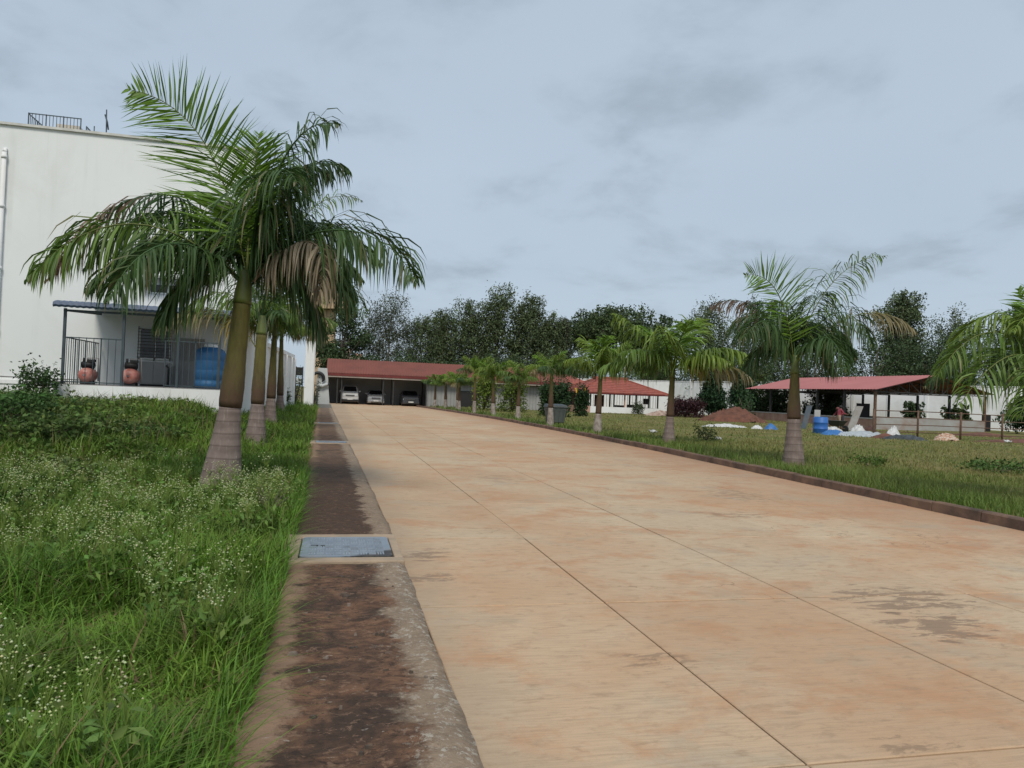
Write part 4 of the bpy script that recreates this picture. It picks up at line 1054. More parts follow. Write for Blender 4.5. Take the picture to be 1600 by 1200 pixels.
e_ = empty('water_tank', (-3.88, 25.3, 1.39), 0, 'blue cylindrical water tank at the right end of the porch', 'water tank')
prof = [(.02, .46), (.20, .47), (.22, .45), (.30, .45), (.32, .47), (.55, .47), (.57, .465), (.60, .465), (.62, .47), (.85, .47), (.87, .465), (.90, .465), (.92, .47), (1.10, .47), (1.22, .40), (1.30, .25)]
MB().tube([(0, 0, z) for z, r in prof], [r for z, r in prof], 24).build('barrel', MAT['tank'], e_)
MB().tube([(0, 0, 1.29), (0, 0, 1.37), (0, 0, 1.39)], [.2, .2, .16], 18).build('lid', MAT['white2'], e_)
MB().tube([(.30, -.37, .45), (.30, -.48, .45), (.30, -.48, .1)], .025, 8).build('outlet_pipe', MAT['greyd'], e_)

# white wall that runs on beside the road, with pilasters at its end
cw = empty('compound_wall', (-3.4, 36, 0), 0, 'white roadside wall with pilasters and cornice behind the left palm stems', 'wall')
mb = MB(); mb.hexa([(-.1, .05, 0), (.25, .05, 0), (.75, 13, 0), (.4, 13, 0)], [(-.1, .05, 3.3), (.25, .05, 3.3), (.75, 13, 3.3), (.4, 13, 3.3)]); mb.build('wall', MAT['white2'], cw)
mb = MB(); mb.hexa([(-.18, .05, 3.302), (.33, .05, 3.302), (.83, 13.1, 3.302), (.32, 13.1, 3.302)], [(-.18, .05, 3.5), (.33, .05, 3.5), (.83, 13.1, 3.5), (.32, 13.1, 3.5)]); mb.build('cornice', MAT['white2'], cw)
for k, yy in enumerate((2, 5, 8, 11, 12.9)):
    s_ = .25 + .5 * yy / 13
    mb = MB(); mb.bb(s_ - .02, s_ + .16, yy - .2, yy + .2, 0, 3.295); mb.build('pilaster', MAT['white2'], cw)

gp = empty('gate_pillar', (-1.9, 56, 0), 0, 'slim white pillar standing beside the drain strip', 'pillar')
mb = MB(); mb.bb(-.31, .31, -.31, .31, -.1, 4.9); mb.build('shaft', MAT['white2'], gp, .02)
mb = MB(); mb.bb(.312, .36, -.22, .22, -.1, 4.9); mb.build('side_rib', MAT['white2'], gp)
mb = MB(); mb.bb(-.38, .40, -.38, .38, 4.902, 5.05); mb.build('cap', MAT['white2'], gp)
pr = empty('boundary_pier', (-.9, 61, 0), 0, 'pale grey sloping pier between white pillar and carport', 'pier')
mb = MB(); mb.hexa([(-.55, -.3, -.1), (.50, -.3, -.1), (.50, .3, -.1), (-.55, .3, -.1)], [(-.55, -.3, 3.05), (.18, -.3, 3.05), (.18, .3, 3.05), (-.55, .3, 3.05)]); mb.build('pier_body', MAT['pier'], pr, .02)
mb = MB(); mb.hexa([(-.6, -.36, -.1), (.62, -.36, -.1), (.62, -.302, -.1), (-.6, -.302, -.1)], [(-.6, -.36, .25), (.6, -.36, .25), (.6, -.302, .25), (-.6, -.302, .25)]); mb.build('base_course', MAT['greyd'], pr)
hs = empty('hose_reel', (-1.0, 60.5, 0), 0, 'black hose loop with grey pipe arm in front of the pale pier', 'hose')
arc = [(-.38 + .42 * math.cos(R_(a)), 0, 2.25 + .42 * math.sin(R_(a))) for a in range(-40, 181, 20)]
MB().tube(arc, [.05, .09, .12, .13, .13, .13, .13, .13, .12, .1, .08, .06], 8).build('hose_loop', MAT['black'], hs)
MB().tube([(-.4, 0, 1.75), (-.05, 0, 1.65), (.25, 0, 1.78), (.42, 0, 1.80)], [.13, .14, .11, .08], 10).build('pipe_arm', MAT['pier'], hs)
MB().tube([(.40, -.02, 1.70), (.46, -.02, 1.92)], .08, 8).build('valve', MAT['black'], hs)
MB().tube([(-.42, 0, -.05), (-.42, 0, 1.8), (-.42, 0, 2.2)], .07, 8).build('stand_pipe', MAT['greyd'], hs)
cr_ = empty('equipment_rack', (-2.45, 53, 0), 0, 'dark equipment rack just left of the white pillar', 'rack')
for (x, y) in ((-.22, -.25), (.22, -.25), (-.22, .25), (.22, .25)): MB().bar((x, y, 0), (x, y, 2.9), .05).build('upright', MAT['darkmetal'], cr_)
for z in (.9, 1.7, 2.3): MB().bb(-.24, .24, -.27, .27, z, z + .04).build('shelf', MAT['darkmetal'], cr_)
mb = MB(); mb.bb(-.2, .2, -.22, .22, 2.342, 2.85); mb.build('box', MAT['black'], cr_, .02)
mb = MB(); mb.bb(-.2, .18, -.22, .2, 1.742, 2.1); mb.build('box', MAT['pier'], cr_, .02)

# carport with three bays and the closed shed that carries on from it
CP = empty('carport', (0, 75, 0), 0, 'long carport with red sheet roof at the end of the road', 'carport')
x0, x1 = -.95, 23.5
mb = MB(); nx = 190; vs = []; fs = []
prof = [(-.25, 2.98), (4.2, 4.50), (8.6, 3.0)]
for i in range(nx + 1):
    x = x0 + (x1 - x0) * i / nx; dz = .03 if i % 2 else -.01
    for (y, z) in prof: vs.append((x, y, z + dz))
    for (y, z) in prof[::-1]: vs.append((x, y, z + dz - .03))
for i in range(nx):
    for j in range(5):
        fs.append((i * 6 + j, (i + 1) * 6 + j, (i + 1) * 6 + j + 1, i * 6 + j + 1))
mb.add(vs, fs).build('roof', MAT['redroof'], CP)
mb = MB(); mb.bb(x0, x1, -.30, -.26, 2.72, 2.96); mb.build('fascia', MAT['darkred'], CP)
mb = MB(); mb.bb(x0 + .05, x1, -.24, -.14, 2.58, 2.72); mb.build('eave_beam', M('pale_beam', (.45, .38, .33), None, 2, .7), CP)
mb = MB(); mb.prism([(-.2, 2.9), (4.2, 4.42), (8.5, 2.9)], 'x', x0 + .02, x0 + .07); mb.build('gable_infill', MAT['greyd'], CP)
mb = MB(); mb.bb(x0 + .1, x1, 5.2, 5.3, -.1, 4.0); mb.build('back_wall', MAT['pier'], CP)
mb = MB(); mb.bb(x0 + .1, x0 + .2, 0, 7.49, -.1, 3.0); mb.build('side_wall', MAT['pier'], CP)
mb = MB(); mb.bb(8.9, x1, .7, .8, -.1, 2.95); mb.build('front_wall', MAT['grey'], CP)
mb = MB()
k = 9.0
while k < 23: 
    mb.bb(k, k + .03, .66, .698, 0, 2.9); k += .33
mb.build('sheet_rib', MAT['greyd'], CP)
for x in (.12, .52, 4.5, 5.5, 8.75): MB().bar((x, .02, 0), (x, .02, 2.6), .10).build('post', MAT['darkmetal'], CP)
for x in (.5, 4.6, 5.6, 8.8): MB().bar((x, 4.1, 0), (x, 4.1, 4.3), .10).build('post', MAT['darkmetal'], CP)
mb = MB(); mb.bb(12.0, 14.0, .55, .698, 0, 1.75); dd = mb.build('doorway', MAT['black'], CP)
mb = MB(); mb.bb(17.5, 18.4, .55, .698, .1, .65); mb.build('vent_opening', MAT['black'], CP)
mb = MB(); mb.bb(-.9, 9, -.6, 7.5, -.08, .003); mb.build('floor', mt_road, CP)

# cars
def car(x, y, paint, label, W_, H_, hood, suv, cat='car'):
    e_ = empty('parked_car', (x, y, .003), 0, label, cat, 'cars parked in the carport')
    hw = W_ / 2; L_ = 4.2
    gc = .24 if suv else .19
    def loft(secs, name, mat, bev):
        """secs: list of (y, half_width_bottom, half_width_top, z0, z1)"""
        vs = []; fs = []
        for (yy, wb, wt, z0, z1) in secs:
            vs += [(-wb, yy, z0), (wb, yy, z0), (wb * 1.03, yy, (z0 + z1) / 2), (wt, yy, z1), (-wt, yy, z1), (-wb * 1.03, yy, (z0 + z1) / 2)]
        n_ = len(secs)
        for i in range(n_ - 1):
            for j in range(6): fs.append((i * 6 + j, i * 6 + (j + 1) % 6, (i + 1) * 6 + (j + 1) % 6, (i + 1) * 6 + j))
        fs.append(tuple(range(6))); fs.append(tuple(range((n_ - 1) * 6, n_ * 6)))
        m_ = MB().add(vs, fs)
        return m_.build(name, mat, e_, bev)
    loft([(0, hw * .86, hw * .80, gc + .04, hood - .16), (.12, hw * .95, hw * .88, gc, hood - .06), (.5, hw, hw * .93, gc, hood), (1.15, hw, hw * .95, gc, hood + .08), (3.7, hw, hw * .95, gc, hood + .10), (L_ - .1, hw * .95, hw * .9, gc, hood + .06), (L_, hw * .9, hw * .85, gc + .06, hood - .1)], 'body', paint, .03)
    zr = H_; zb = hood + .06
    f0, f1 = (.95, 1.35) if suv else (1.1, 1.85)
    loft([(f0, hw * .90, hw * .86, zb - .02, zb + .02), (f1, hw * .90, hw * .72, zb, zr - .03), (f1 + .3, hw * .9, hw * .74, zb, zr), (3.1, hw * .9, hw * .74, zb, zr - .02), (3.95 if suv else 3.75, hw * .88, hw * .72, zb - .02, (zr - .1) if suv else zb + .02)], 'cabin', paint, .03)
    sl = (f1 - f0); a0, a1 = .12, .90
    def ws(s_, t_):
        return (s_ * hw * ((.86 - .14 * t_) - .06), f0 + sl * t_ - .022, zb + (zr - zb - .03) * t_ + .02)
    mb = MB(); mb.add([ws(-1, a0), ws(1, a0), ws(1, a1), ws(-1, a1)], [(0, 1, 2, 3)]); mb.build('windscreen', MAT['glass'], e_)
    for s_ in (-1, 1):
        mb = MB(); mb.add([(s_ * hw * .915, f1 - .1, zb + .1), (s_ * hw * .915, 3.4, zb + .1), (s_ * hw * .80, 3.2, zr - .12), (s_ * hw * .80, f1 + .15, zr - .12)], [(0, 1, 2, 3)]); mb.build('side_window', MAT['glass'], e_)
        mb = MB(); mb.ball((s_ * (hw + .10), f0 + .25, zb + .10), .10, 8, 6, 0, (1, .6, .75)); mb.bar((s_ * hw * .9, f0 + .27, zb + .05), (s_ * (hw + .05), f0 + .26, zb + .07), .04); mb.build('mirror', paint, e_)
        hl = MB()
        if suv: hl.bb(s_ * hw * .70 - .14, s_ * hw * .70 + .14, -.03, .1, hood - .33, hood - .16)
        else: hl.hexa([(s_ * hw * .72 - .17, -.01, hood - .32), (s_ * hw * .72 + .17, .10, hood - .30), (s_ * hw * .72 + .17, .2, hood - .30), (s_ * hw * .72 - .17, .12, hood - .32)], [(s_ * hw * .72 - .12, .02, hood - .20), (s_ * hw * .72 + .17, .16, hood - .16), (s_ * hw * .72 + .17, .3, hood - .16), (s_ * hw * .72 - .12, .2, hood - .20)])
        hl.build('headlight', MAT['lamp'], e_, .02)
    mb = MB(); mb.bb(-hw * .5, hw * .5, -.025, .05, hood - .34, hood - .18); mb.build('grille', MAT['black'] if not suv else MAT['darkmetal'], e_, .01)
    mb = MB(); mb.bb(-hw * .46, hw * .46, -.035, -.026, hood - .27, hood - .245); mb.build('grille_bar', MAT['chrome'], e_)
    mb = MB(); mb.hexa([(-hw * .97, -.06, gc + .02), (hw * .97, -.06, gc + .02), (hw * .97, .3, gc + .02), (-hw * .97, .3, gc + .02)], [(-hw * .97, -.09, gc + .24), (hw * .97, -.09, gc + .24), (hw * .97, .3, gc + .24), (-hw * .97, .3, gc + .24)]); mb.build('bumper', MAT['black'] if suv else paint, e_, .03)
    mb = MB(); mb.bb(-hw * .6, hw * .6, -.10, -.088, gc + .05, gc + .13); mb.build('air_intake', MAT['black'], e_)
    mb = MB(); mb.bb(-.25, .25, -.115, -.102, gc + .17 if not suv else gc + .2, gc + .28 if not suv else gc + .31); mb.build('number_plate', MAT['plate'], e_)
    for s_ in (-1, 1):
        for yy in (.78, 3.35):
            w_ = MB().tube([(s_ * (hw - .17), yy, .32), (s_ * (hw - .15), yy, .32), (s_ * (hw - .01), yy, .32), (s_ * (hw + .012), yy, .32)], [.29, .32, .32, .29], 20)
            wo = w_.build('wheel', MAT['black'], e_)
            MB().tube([(s_ * (hw + .0), yy, .32), (s_ * (hw + .022), yy, .32)], [.2, .18], 16).build('rim', MAT['chrome'], wo)
car(1.38, 75.45, MAT['carw'], 'pale boxy off road car, leftmost of the three in the carport', 1.68, 1.82, 1.10, True)
car(3.88, 75.3, MAT['cars'], 'silver hatchback, middle of the three cars in the carport', 1.66, 1.46, .92, False)
car(7.3, 75.3, MAT['card'], 'dark grey car, rightmost of the three in the carport', 1.72, 1.52, .95, False)

# tiled pavilion
PV = empty('pavilion', (28.3, 72, 0), 0, 'open pavilion with red tiled hip roof and low white wall', 'pavilion')
ex0, ex1, ey0, ey1, ez = -4.95, 4.85, -.6, 8.4, 2.12
rx0, rx1, ry, rz = -1.1, 1.2, 3.9, 3.72
def course(corners_a, corners_b, n, name='tile_course'):
    """stepped bands between eave line (a) and ridge line (b)"""
    A0, A1 = [Vector(p) for p in corners_a]; B0, B1 = [Vector(p) for p in corners_b]
    for k in range(n):
        s0, s1 = k / n, (k + 1) / n + .02
        s1 = min(s1, 1)
        p = [A0.lerp(B0, s0), A1.lerp(B1, s0), A1.lerp(B1, s1), A0.lerp(B0, s1)]
        up = Vector((0, 0, 1))
        t0, t1 = .085, .02
        m_ = MB(); m_.hexa(p, [p[0] + up * t0, p[1] + up * t0, p[2] + up * t1, p[3] + up * t1])
        m_.build(name, MAT['tile'], PV)
E0, E1, E2, E3 = (ex0, ey0, ez), (ex1, ey0, ez), (ex1, ey1, ez), (ex0, ey1, ez)
T0, T1 = (rx0, ry, rz), (rx1, ry, rz)
course((E0, E1), (T0, T1), 9); course((E1, E2), (T1, T1), 9); course((E2, E3), (T1, T0), 9); course((E3, E0), (T0, T0), 9)
mb = MB()
for a, b_ in ((E0, T0), (E1, T1), (E2, T1), (E3, T0), (T0, T1)):
    mb.tube([(a[0], a[1], a[2] + .06), (b_[0], b_[1], b_[2] + .06)], .09, 8)
mb.build('hip_ridge', MAT['tile'], PV)
mb = MB(); mb.bb(rx0 - .6, rx1 + .7, ry - .5, ry + .5, rz - .1, rz + .14); mb.build('ridge_vent', MAT['tile'], PV)
mb = MB(); mb.bb(ex0 + .1, ex1 - .1, ey0 + .02, ey0 + .08, ez - .12, ez - .01); mb.bb(ex0 + .1, ex1 - .1, ey1 - .08, ey1 - .02, ez - .12, ez - .01); mb.bb(ex0 + .1, ex0 + .18, ey0 + .08, ey1 - .08, ez - .12, ez - .01); mb.bb(ex1 - .18, ex1 - .1, ey0 + .08, ey1 - .08, ez - .12, ez - .01); mb.build('eave_board', MAT['darkred'], PV)
px = [-4.6, -3.4, -2.3, -.9, .25, 1.5, 2.9, 3.85]
for x in px: MB().bar((x, .0, .0), (x, .0, 2.1), .12).build('post', MAT['darkmetal'] if x not in (-4.6, .25) else MAT['pinkwall'], PV)
for x in (-4.4, -1.5, 1.5, 3.85): MB().bar((x, 7.6, .0), (x, 7.6, 2.1), .14).build('post', MAT['darkmetal'], PV)
mb = MB(); mb.bb(-3.45, 3.95, -.16, -.07, -.1, .72); mb.bb(3.86, 3.95, -.07, 7.5, -.1, .72); mb.build('low_wall', MAT['white2'], PV)
mb = MB(); mb.bb(-4.75, -3.455, -.14, -.07, -.1, .75); mb.bb(-4.75, -4.66, -.07, 7.5, -.1, .75); mb.build('side_low_wall', MAT['pinkwall'], PV)
mb = MB(); mb.bb(-4.6, 3.8, 0, 7.5, -.1, .25); mb.build('floor', MAT['concrete'], PV)
BRB = M('brown_bars', (.10, .06, .045), None, 4, .6)
k = -4.5
while k < 3.9: MB().bb(k - .014, k + .014, -.02, .01, .73, 2.05).build('bar', BRB, PV); k += .28
BRS = M('brown_screen', (.16, .09, .065), None, 3, .8); MB().bb(-1.9, -.9, 3, 3.1, .25, 1.9).build('inner_screen', BRS, PV); MB().bb(-4.5, -3.9, 2.5, 2.6, .25, 1.9).build('inner_screen', BRS, PV)
MB().bb(1.6, 2.2, 2.2, 2.8, .25, 1.0).build('bench', MAT['darkmetal'], PV); MB().bb(.2, 1.2, 2.2, 2.9, .25, .9).build('bench', MAT['darkmetal'], PV); MB().bb(2.9, 3.5, 1.2, 1.5, 1.1, 1.7).build('hanging_board', MAT['darkmetal'], PV)
for k, (x, z) in enumerate(((-5.0, 2.02), (-4.05, 2.06))):
    e_ = empty('cloth_bunting', (28.3 + x - .2, 71.2, 0), 0, ('left' if k == 0 else 'right') + ' one of two yellow cloths hanging at the pavilion eave', 'cloth', 'yellow cloths at the pavilion')
    vs = []; n_ = 8
    for i in range(n_ + 1):
        s_ = i / n_; w_ = .30 * (1 - .8 * s_); zz_ = z + .45 - s_ * .95
        vs += [(-w_ / 2 + .1 * s_, .05 * math.sin(i * 1.3), zz_), (0.06 * s_, -.06, zz_), (w_ / 2, .05 * math.cos(i * 1.1), zz_)]
    fs = [(i * 3 + j, i * 3 + j + 1, i * 3 + j + 4, i * 3 + j + 3) for i in range(n_) for j in (0, 1)]
    c_ = MB().add(vs, fs, 0, True).build('cloth', MAT['yellow'], e_)
    sm = c_.modifiers.new('solid', 'SOLIDIFY'); sm.thickness = .015
    mb = MB(); mb.tube([(0.0, .06, 0), (0, .06, z + .5)], .018, 6); mb.build('pole', MAT['darkmetal'], e_)

# low building with red hip roof behind the row
LB = empty('low_building', (24.5, 80, 0), 0, 'low building with red roof partly hidden between palms and pavilion', 'building')
mb = MB(); mb.bb(-1.0, 3.0, 0, 6, -.1, 2.85); mb.build('wall', MAT['grey'], LB)
mb = MB(); mb.add([(-1.6, -.8, 2.9), (3.6, -.8, 2.9), (3.6, 6.6, 2.9), (-1.6, 6.6, 2.9), (-.3, 2.9, 4.1), (1.4, 2.9, 4.1)], [(0, 1, 5, 4), (1, 2, 5), (2, 3, 4, 5), (3, 0, 4), (3, 2, 1, 0)]); mb.build('roof', MAT['tile'], LB)
mb = MB(); mb.bb(-1.6, 3.6, -.86, -.80, 2.70, 2.9); mb.build('fascia', MAT['darkred'], LB)
mb = MB(); mb.bb(1.2, 2.2, -.05, -.003, .2, 2.1); mb.build('door', MAT['darkmetal'], LB)

# white boundary wall in the distance
BW = empty('boundary_wall', (44.7, 74, 0), 0, 'long white boundary wall behind the lawn on the right', 'wall')
pl = [(28, 95), (36.4, 90.5), (40.7, 87), (44.7, 74), (58, 55), (86, 30)]
for (a, b_) in zip(pl[:-1], pl[1:]):
    A = Vector((a[0] - 44.7, a[1] - 74, 0)); C_ = Vector((b_[0] - 44.7, b_[1] - 74, 0)); d = (C_ - A); ln = d.length; d.normalize()
    nn = Vector((-d.y, d.x, 0)) * .1
    k = max(1, int(ln / 3.2)); 
    for i in range(k):
        p, q = A + d * (ln * i / k + .01), A + d * (ln * (i + 1) / k - .01)
        MB().hexa([p - nn + Vector((0, 0, -.2)), q - nn + Vector((0, 0, -.2)), q + nn + Vector((0, 0, -.2)), p + nn + Vector((0, 0, -.2))], [p - nn + Vector((0, 0, 3.95)), q - nn + Vector((0, 0, 3.95)), q + nn + Vector((0, 0, 3.95)), p + nn + Vector((0, 0, 3.95))]).build('panel', MAT['white2'], BW)
        p2 = A + d * (ln * i / k)
        MB().hexa([p2 - d * .14 - nn * 1.7 + Vector((0, 0, -.2)), p2 + d * .14 - nn * 1.7 + Vector((0, 0, -.2)), p2 + d * .14 + nn * 1.7 + Vector((0, 0, -.2)), p2 - d * .14 + nn * 1.7 + Vector((0, 0, -.2))], [p2 - d * .14 - nn * 1.7 + Vector((0, 0, 3.97)), p2 + d * .14 - nn * 1.7 + Vector((0, 0, 3.97)), p2 + d * .14 + nn * 1.7 + Vector((0, 0, 3.97)), p2 - d * .14 + nn * 1.7 + Vector((0, 0, 3.97))]).build('pilaster', MAT['white2'], BW)
    MB().hexa([A - nn * 1.5 + Vector((0, 0, 3.975)), C_ - nn * 1.5 + Vector((0, 0, 3.975)), C_ + nn * 1.5 + Vector((0, 0, 3.975)), A + nn * 1.5 + Vector((0, 0, 3.975))], [A - nn * 1.5 + Vector((0, 0, 4.05)), C_ - nn * 1.5 + Vector((0, 0, 4.05)), C_ + nn * 1.5 + Vector((0, 0, 4.05)), A + nn * 1.5 + Vector((0, 0, 4.05))]).build('coping', MAT['white2'], BW)

# pink roofed open shed on the right
SH = empty('open_shed', (39.4, 49, 0), 0, 'open shed with faded pink red sheet roof and low walls', 'shed')
sw, sl_ = 10.0, 17.6
mb = MB(); ny = 110; vs = []; fs = []
for i in range(ny + 1):
    y = -.5 + (sl_ + 1) * i / ny; dz = .025 if i % 2 else 0
    for (x, z) in ((-.35, 3.05), (5.0, 4.34), (10.35, 3.05)): vs.append((x, y, z + dz))
    for (x, z) in ((10.35, 3.02), (5.0, 4.31), (-.35, 3.02)): vs.append((x, y, z + dz))
for i in range(ny):
    for j in range(5): fs.append((i * 6 + j, i * 6 + j + 1, (i + 1) * 6 + j + 1, (i + 1) * 6 + j))
mb.add(vs, fs).build('roof', MAT['pinkroof'], SH)
for k in range(6):
    y = .05 + k * (sl_ - .1) / 5
    mb = MB(); mb.bar((0, y, 2.9), (10, y, 2.9), .07)
    for s_ in (-1, 1): mb.bar((5 + s_ * 5, y, 2.98), (5, y, 4.24), .07)
    for j in range(1, 10):
        z_ = 2.98 + 1.26 * (1 - abs(j - 5) / 5); mb.bar((j, y, 2.9), (j, y, z_), .045)
        if j < 9: mb.bar((j, y, z_ if j < 5 else 2.9), (j + 1, y, 2.9 if j < 5 else 2.98 + 1.26 * (1 - abs(j + 1 - 5) / 5)), .04)
    mb.build('truss', MAT['darkmetal'], SH)
    for x in ((0.05, 5.0, 9.95) if k in (5,) else (0.05, 9.95)):
        MB().bar((x, y, -.1), (x, y, 2.9), .16).build('post', MAT['rust'] if k == 0 else MAT['darkmetal'], SH)
for k in range(8):
    x = .2 + k * 9.6 / 7; z_ = 2.99 + 1.26 * (1 - abs(x - 5) / 5)
    MB().bar((x, 0, z_ + .03), (x, sl_, z_ + .03), .05).build('purlin', MAT['darkmetal'], SH)
mb = MB(); mb.bb(-.05, .12, .1, sl_, -.1, .82); mb.build('side_low_wall', M('red_stained_wall', (.30, .20, .16), (.22, .12, .085), 1.5, .9), SH)
mb = MB(); mb.bb(-.07, .14, .1, sl_, .822, .90); mb.build('wall_coping', MAT['grey'], SH)
mb = MB(); mb.bb(.14, 9.9, -.05, .1, -.1, .98); mb.build('front_low_wall', M('grey_low_wall', (.36, .37, .36), (.30, .28, .26), 1.2, .9, dirt=(.28, .19, .15), dscale=.8), SH)
mb = MB(); mb.bb(9.9, 10.05, .1, sl_, -.1, .9); mb.build('far_low_wall', MAT['grey'], SH)
mb = MB(); mb.bb(.15, 9.9, .1, sl_, -.1, .05); mb.build('floor', MAT['concrete'], SH)

# pipe fence
FE = empty('pipe_fence', (28.1, 35, .08), 0, 'rusty pipe rail fence in front of the open shed', 'fence')
for k in range(6):
    x = k * 2.78
    MB().tube([(x, 0, -.1), (x, 0, 1.52)], .055, 8).build('post', MAT['rust'], FE)
for z in (1.44, 1.08, .70, .30):
    MB().tube([(0, .0, z), (4, 0, z + .02), (8, 0, z - .02), (13.9, 0, z)], .024, 6).build('rail', MAT['rust'], FE)
# ------------------------------------------------------------------ trees
def tree(x, y, h, w, label, kind='euc', seed=0, group='trees behind the grounds', tint=None, nleaf=None, name='tree', z0=0.0, base=None):
    rg = np.random.default_rng(seed)
    e_ = empty(name, (x, y, z0), 0, label, 'tree', group)
    tb = MB()
    tints = dict(euc=(.092, .122, .054), thin=(.080, .096, .056), broad=(.064, .094, .036), dark=(.058, .090, .038), cone=(.028, .060, .026), fresh=(.07, .115, .022))
    tc_ = np.array(tint or tints[kind])
    lobes = []
    r = w / 2
    if kind in ('euc', 'thin'):
        tr = .012 * h + .05
        top = np.array([rg.uniform(-.4, .4), rg.uniform(-.4, .4), h * .93])
        n_ = 8
        ax = [np.array([top[0] * (k / n_) ** 1.5 + .1 * math.sin(k * 1.7 + seed), top[1] * (k / n_) ** 1.5, h * .93 * k / n_]) for k in range(n_ + 1)]
        tb.tube(ax, [tr * (1 - .85 * k / n_) for k in range(n_ + 1)], 7)
        nl = 22
        for k in range(nl):
            f = .16 + .82 * (k + rg.uniform(0, 1)) / nl
            a = k * 2.4 + rg.uniform(-.4, .4)
            reach = r * (1.0 - .55 * max(0, f - .45) / .55) * rg.uniform(.45, .95)
            st = ax[min(int(f * .85 * n_), n_ - 1)]
            en = np.array([math.cos(a) * reach, math.sin(a) * reach, h * f * .96])
            mid = (st + en) / 2 + np.array([0, 0, -.03 * h])
            tb.tube([st, mid, en], [tr * .35, tr * .22, tr * .06], 5)
            s_ = r * rg.uniform(.38, .62)
            lobes.append((en, np.array([s_, s_, s_ * rg.uniform(1.0, 1.7)])))
        lobes.append((ax[-1], np.array([r * .34, r * .34, r * .55])))
    elif kind == 'cone':
        tb.tube([(0, 0, 0), (0, 0, h * .5), (0, 0, h * .97)], [.09, .07, .02], 6)
        b0 = base if base is not None else h * .2
        for k in range(16):
            f = k / 15
            rr = r * (1 - .72 * f ** 1.2) * .75
            a = k * 2.4
            lobes.append((np.array([math.cos(a) * rr * .6, math.sin(a) * rr * .6, b0 + (h - b0) * f]), np.array([rr, rr, (h - b0) * .10 + .1])))
    else:
        tr = .02 * h + .06
        fork = h * (.33 if kind == 'broad' else .25)
        tb.tube([(0, 0, 0), (.05 * h * .3, 0, fork * .6), (.02 * h, .01 * h, fork)], [tr * 1.25, tr, tr * .85], 8)
        nl = 30
        for k in range(nl):
            a = k * 2.4 + rg.uniform(-.3, .3); f = math.sqrt((k + .5) / nl)
            if kind == 'broad': zc = h * (.86 - .26 * f ** 2) + rg.uniform(-.05, .05) * h
            else: zc = h * rg.uniform(.08, .9) * (1 - .12 * f)
            en = np.array([math.cos(a) * r * f * .85, math.sin(a) * r * f * .85, zc])
            tb.tube([(.02 * h, .01 * h, fork), tuple(en * np.array([.45, .45, 0]) + np.array([0, 0, fork + (zc - fork) * .6])), tuple(en)], [tr * .5, tr * .3, tr * .08], 5)
            s_ = r * rg.uniform(.24, .40)
            lobes.append((en, np.array([s_ * 1.25, s_ * 1.25, s_ * (.62 if kind == 'broad' else .95)])))
    tb.build('trunk', MAT['barkp'] if kind in ('euc', 'thin') else MAT['bark'], e_)
    tot = nleaf or (6800 if kind in ('euc',) else 10500 if kind == 'thin' else 7000)
    vol = np.array([l[1].prod() ** .72 for l in lobes])
    tot = int(tot * (1.75 if kind != 'thin' else 1.5)) if h > 6 else int(tot * 1.3)
    cnt = (tot * vol / vol.sum()).astype(int)
    parts = []
    for (c_, s_), n in zip(lobes, cnt):
        if n < 4: continue
        ncl = max(3, n // 26)
        cd = rg.normal(0, 1, (ncl, 3)); cd /= np.linalg.norm(cd, axis=1, keepdims=True)
        cc = c_ + cd * s_ * rg.uniform(.35, 1.0, (ncl, 1)) ** .6
        idx = rg.integers(0, ncl, n)
        clr = min(s_[0] * .33, .55)
        d = rg.normal(0, 1, (n, 3)) * clr * .62
        if kind in ('euc', 'thin', 'cone'): d[:, 2] *= 1.5; d[:, 2] -= .25 * np.abs(d[:, 2])
        P_ = cc[idx] + d
        dens = rg.uniform(.75, 1.3, ncl)[idx]
        col = tc_[None] * rg.uniform(.65, 1.4, (n, 1)) * dens[:, None] * rg.uniform(.9, 1.1, (n, 3))
        sz = rg.uniform(.19, .38, n) * (max(.75, min(1.35, h / 12)) if kind != 'cone' else 1.0)
        if kind == 'thin': sz *= .85
        nrm = rg.normal(0, 1, (n, 3)); nrm[:, 2] += .5; nrm /= np.linalg.norm(nrm, axis=1, keepdims=True)
        axx = rg.normal(0, 1, (n, 3))
        if kind in ('euc', 'thin', 'cone'): axx[:, 2] -= 1.3
        parts.append(leaves(P_, sz, nrm, axx, col, .42 if kind in ('euc', 'thin', 'cone') else .6))
    V, F, C = join(parts)
    link(bpy.data.objects.new('crown', np_mesh('crown', V, F, TREELEAF, C)), e_)
    return e_
EU = 'tall trees behind the carport'
for i, (x, y, h, w, k, lb) in enumerate((
    (.4, 96, 12.4, 6.5, 'dark', 'dark dense tree half hidden behind the left palm crowns'),
    (6.2, 98, 12.8, 7.0, 'thin', 'thin grey green tree with open crown left of the tall tree group'),
    (10.6, 97, 11.0, 5.4, 'euc', 'shorter narrow tree next to the thin grey green one'),
    (13.4, 99, 12.2, 5.0, 'euc', 'narrow tree with round top behind the carport roof'),
    (16.6, 97, 13.0, 5.8, 'euc', 'leftmost of the three tallest trees behind the carport'),
    (20.6, 98, 14.4, 6.6, 'euc', 'tallest tree of the group behind the carport'),
    (24.4, 97, 14.2, 5.6, 'euc', 'right one of the tallest trees, with a thin pointed top'),
    (27.4, 98, 12.4, 5.2, 'euc', 'lower tree sloping down at the right of the tall group'),
    (29.8, 99, 12.2, 3.0, 'thin', 'spindly tree at the right end of the tall group'))):
    tree(x, y, h, w, lb, k, 100 + i, EU, nleaf=8600 if k == 'euc' else None)
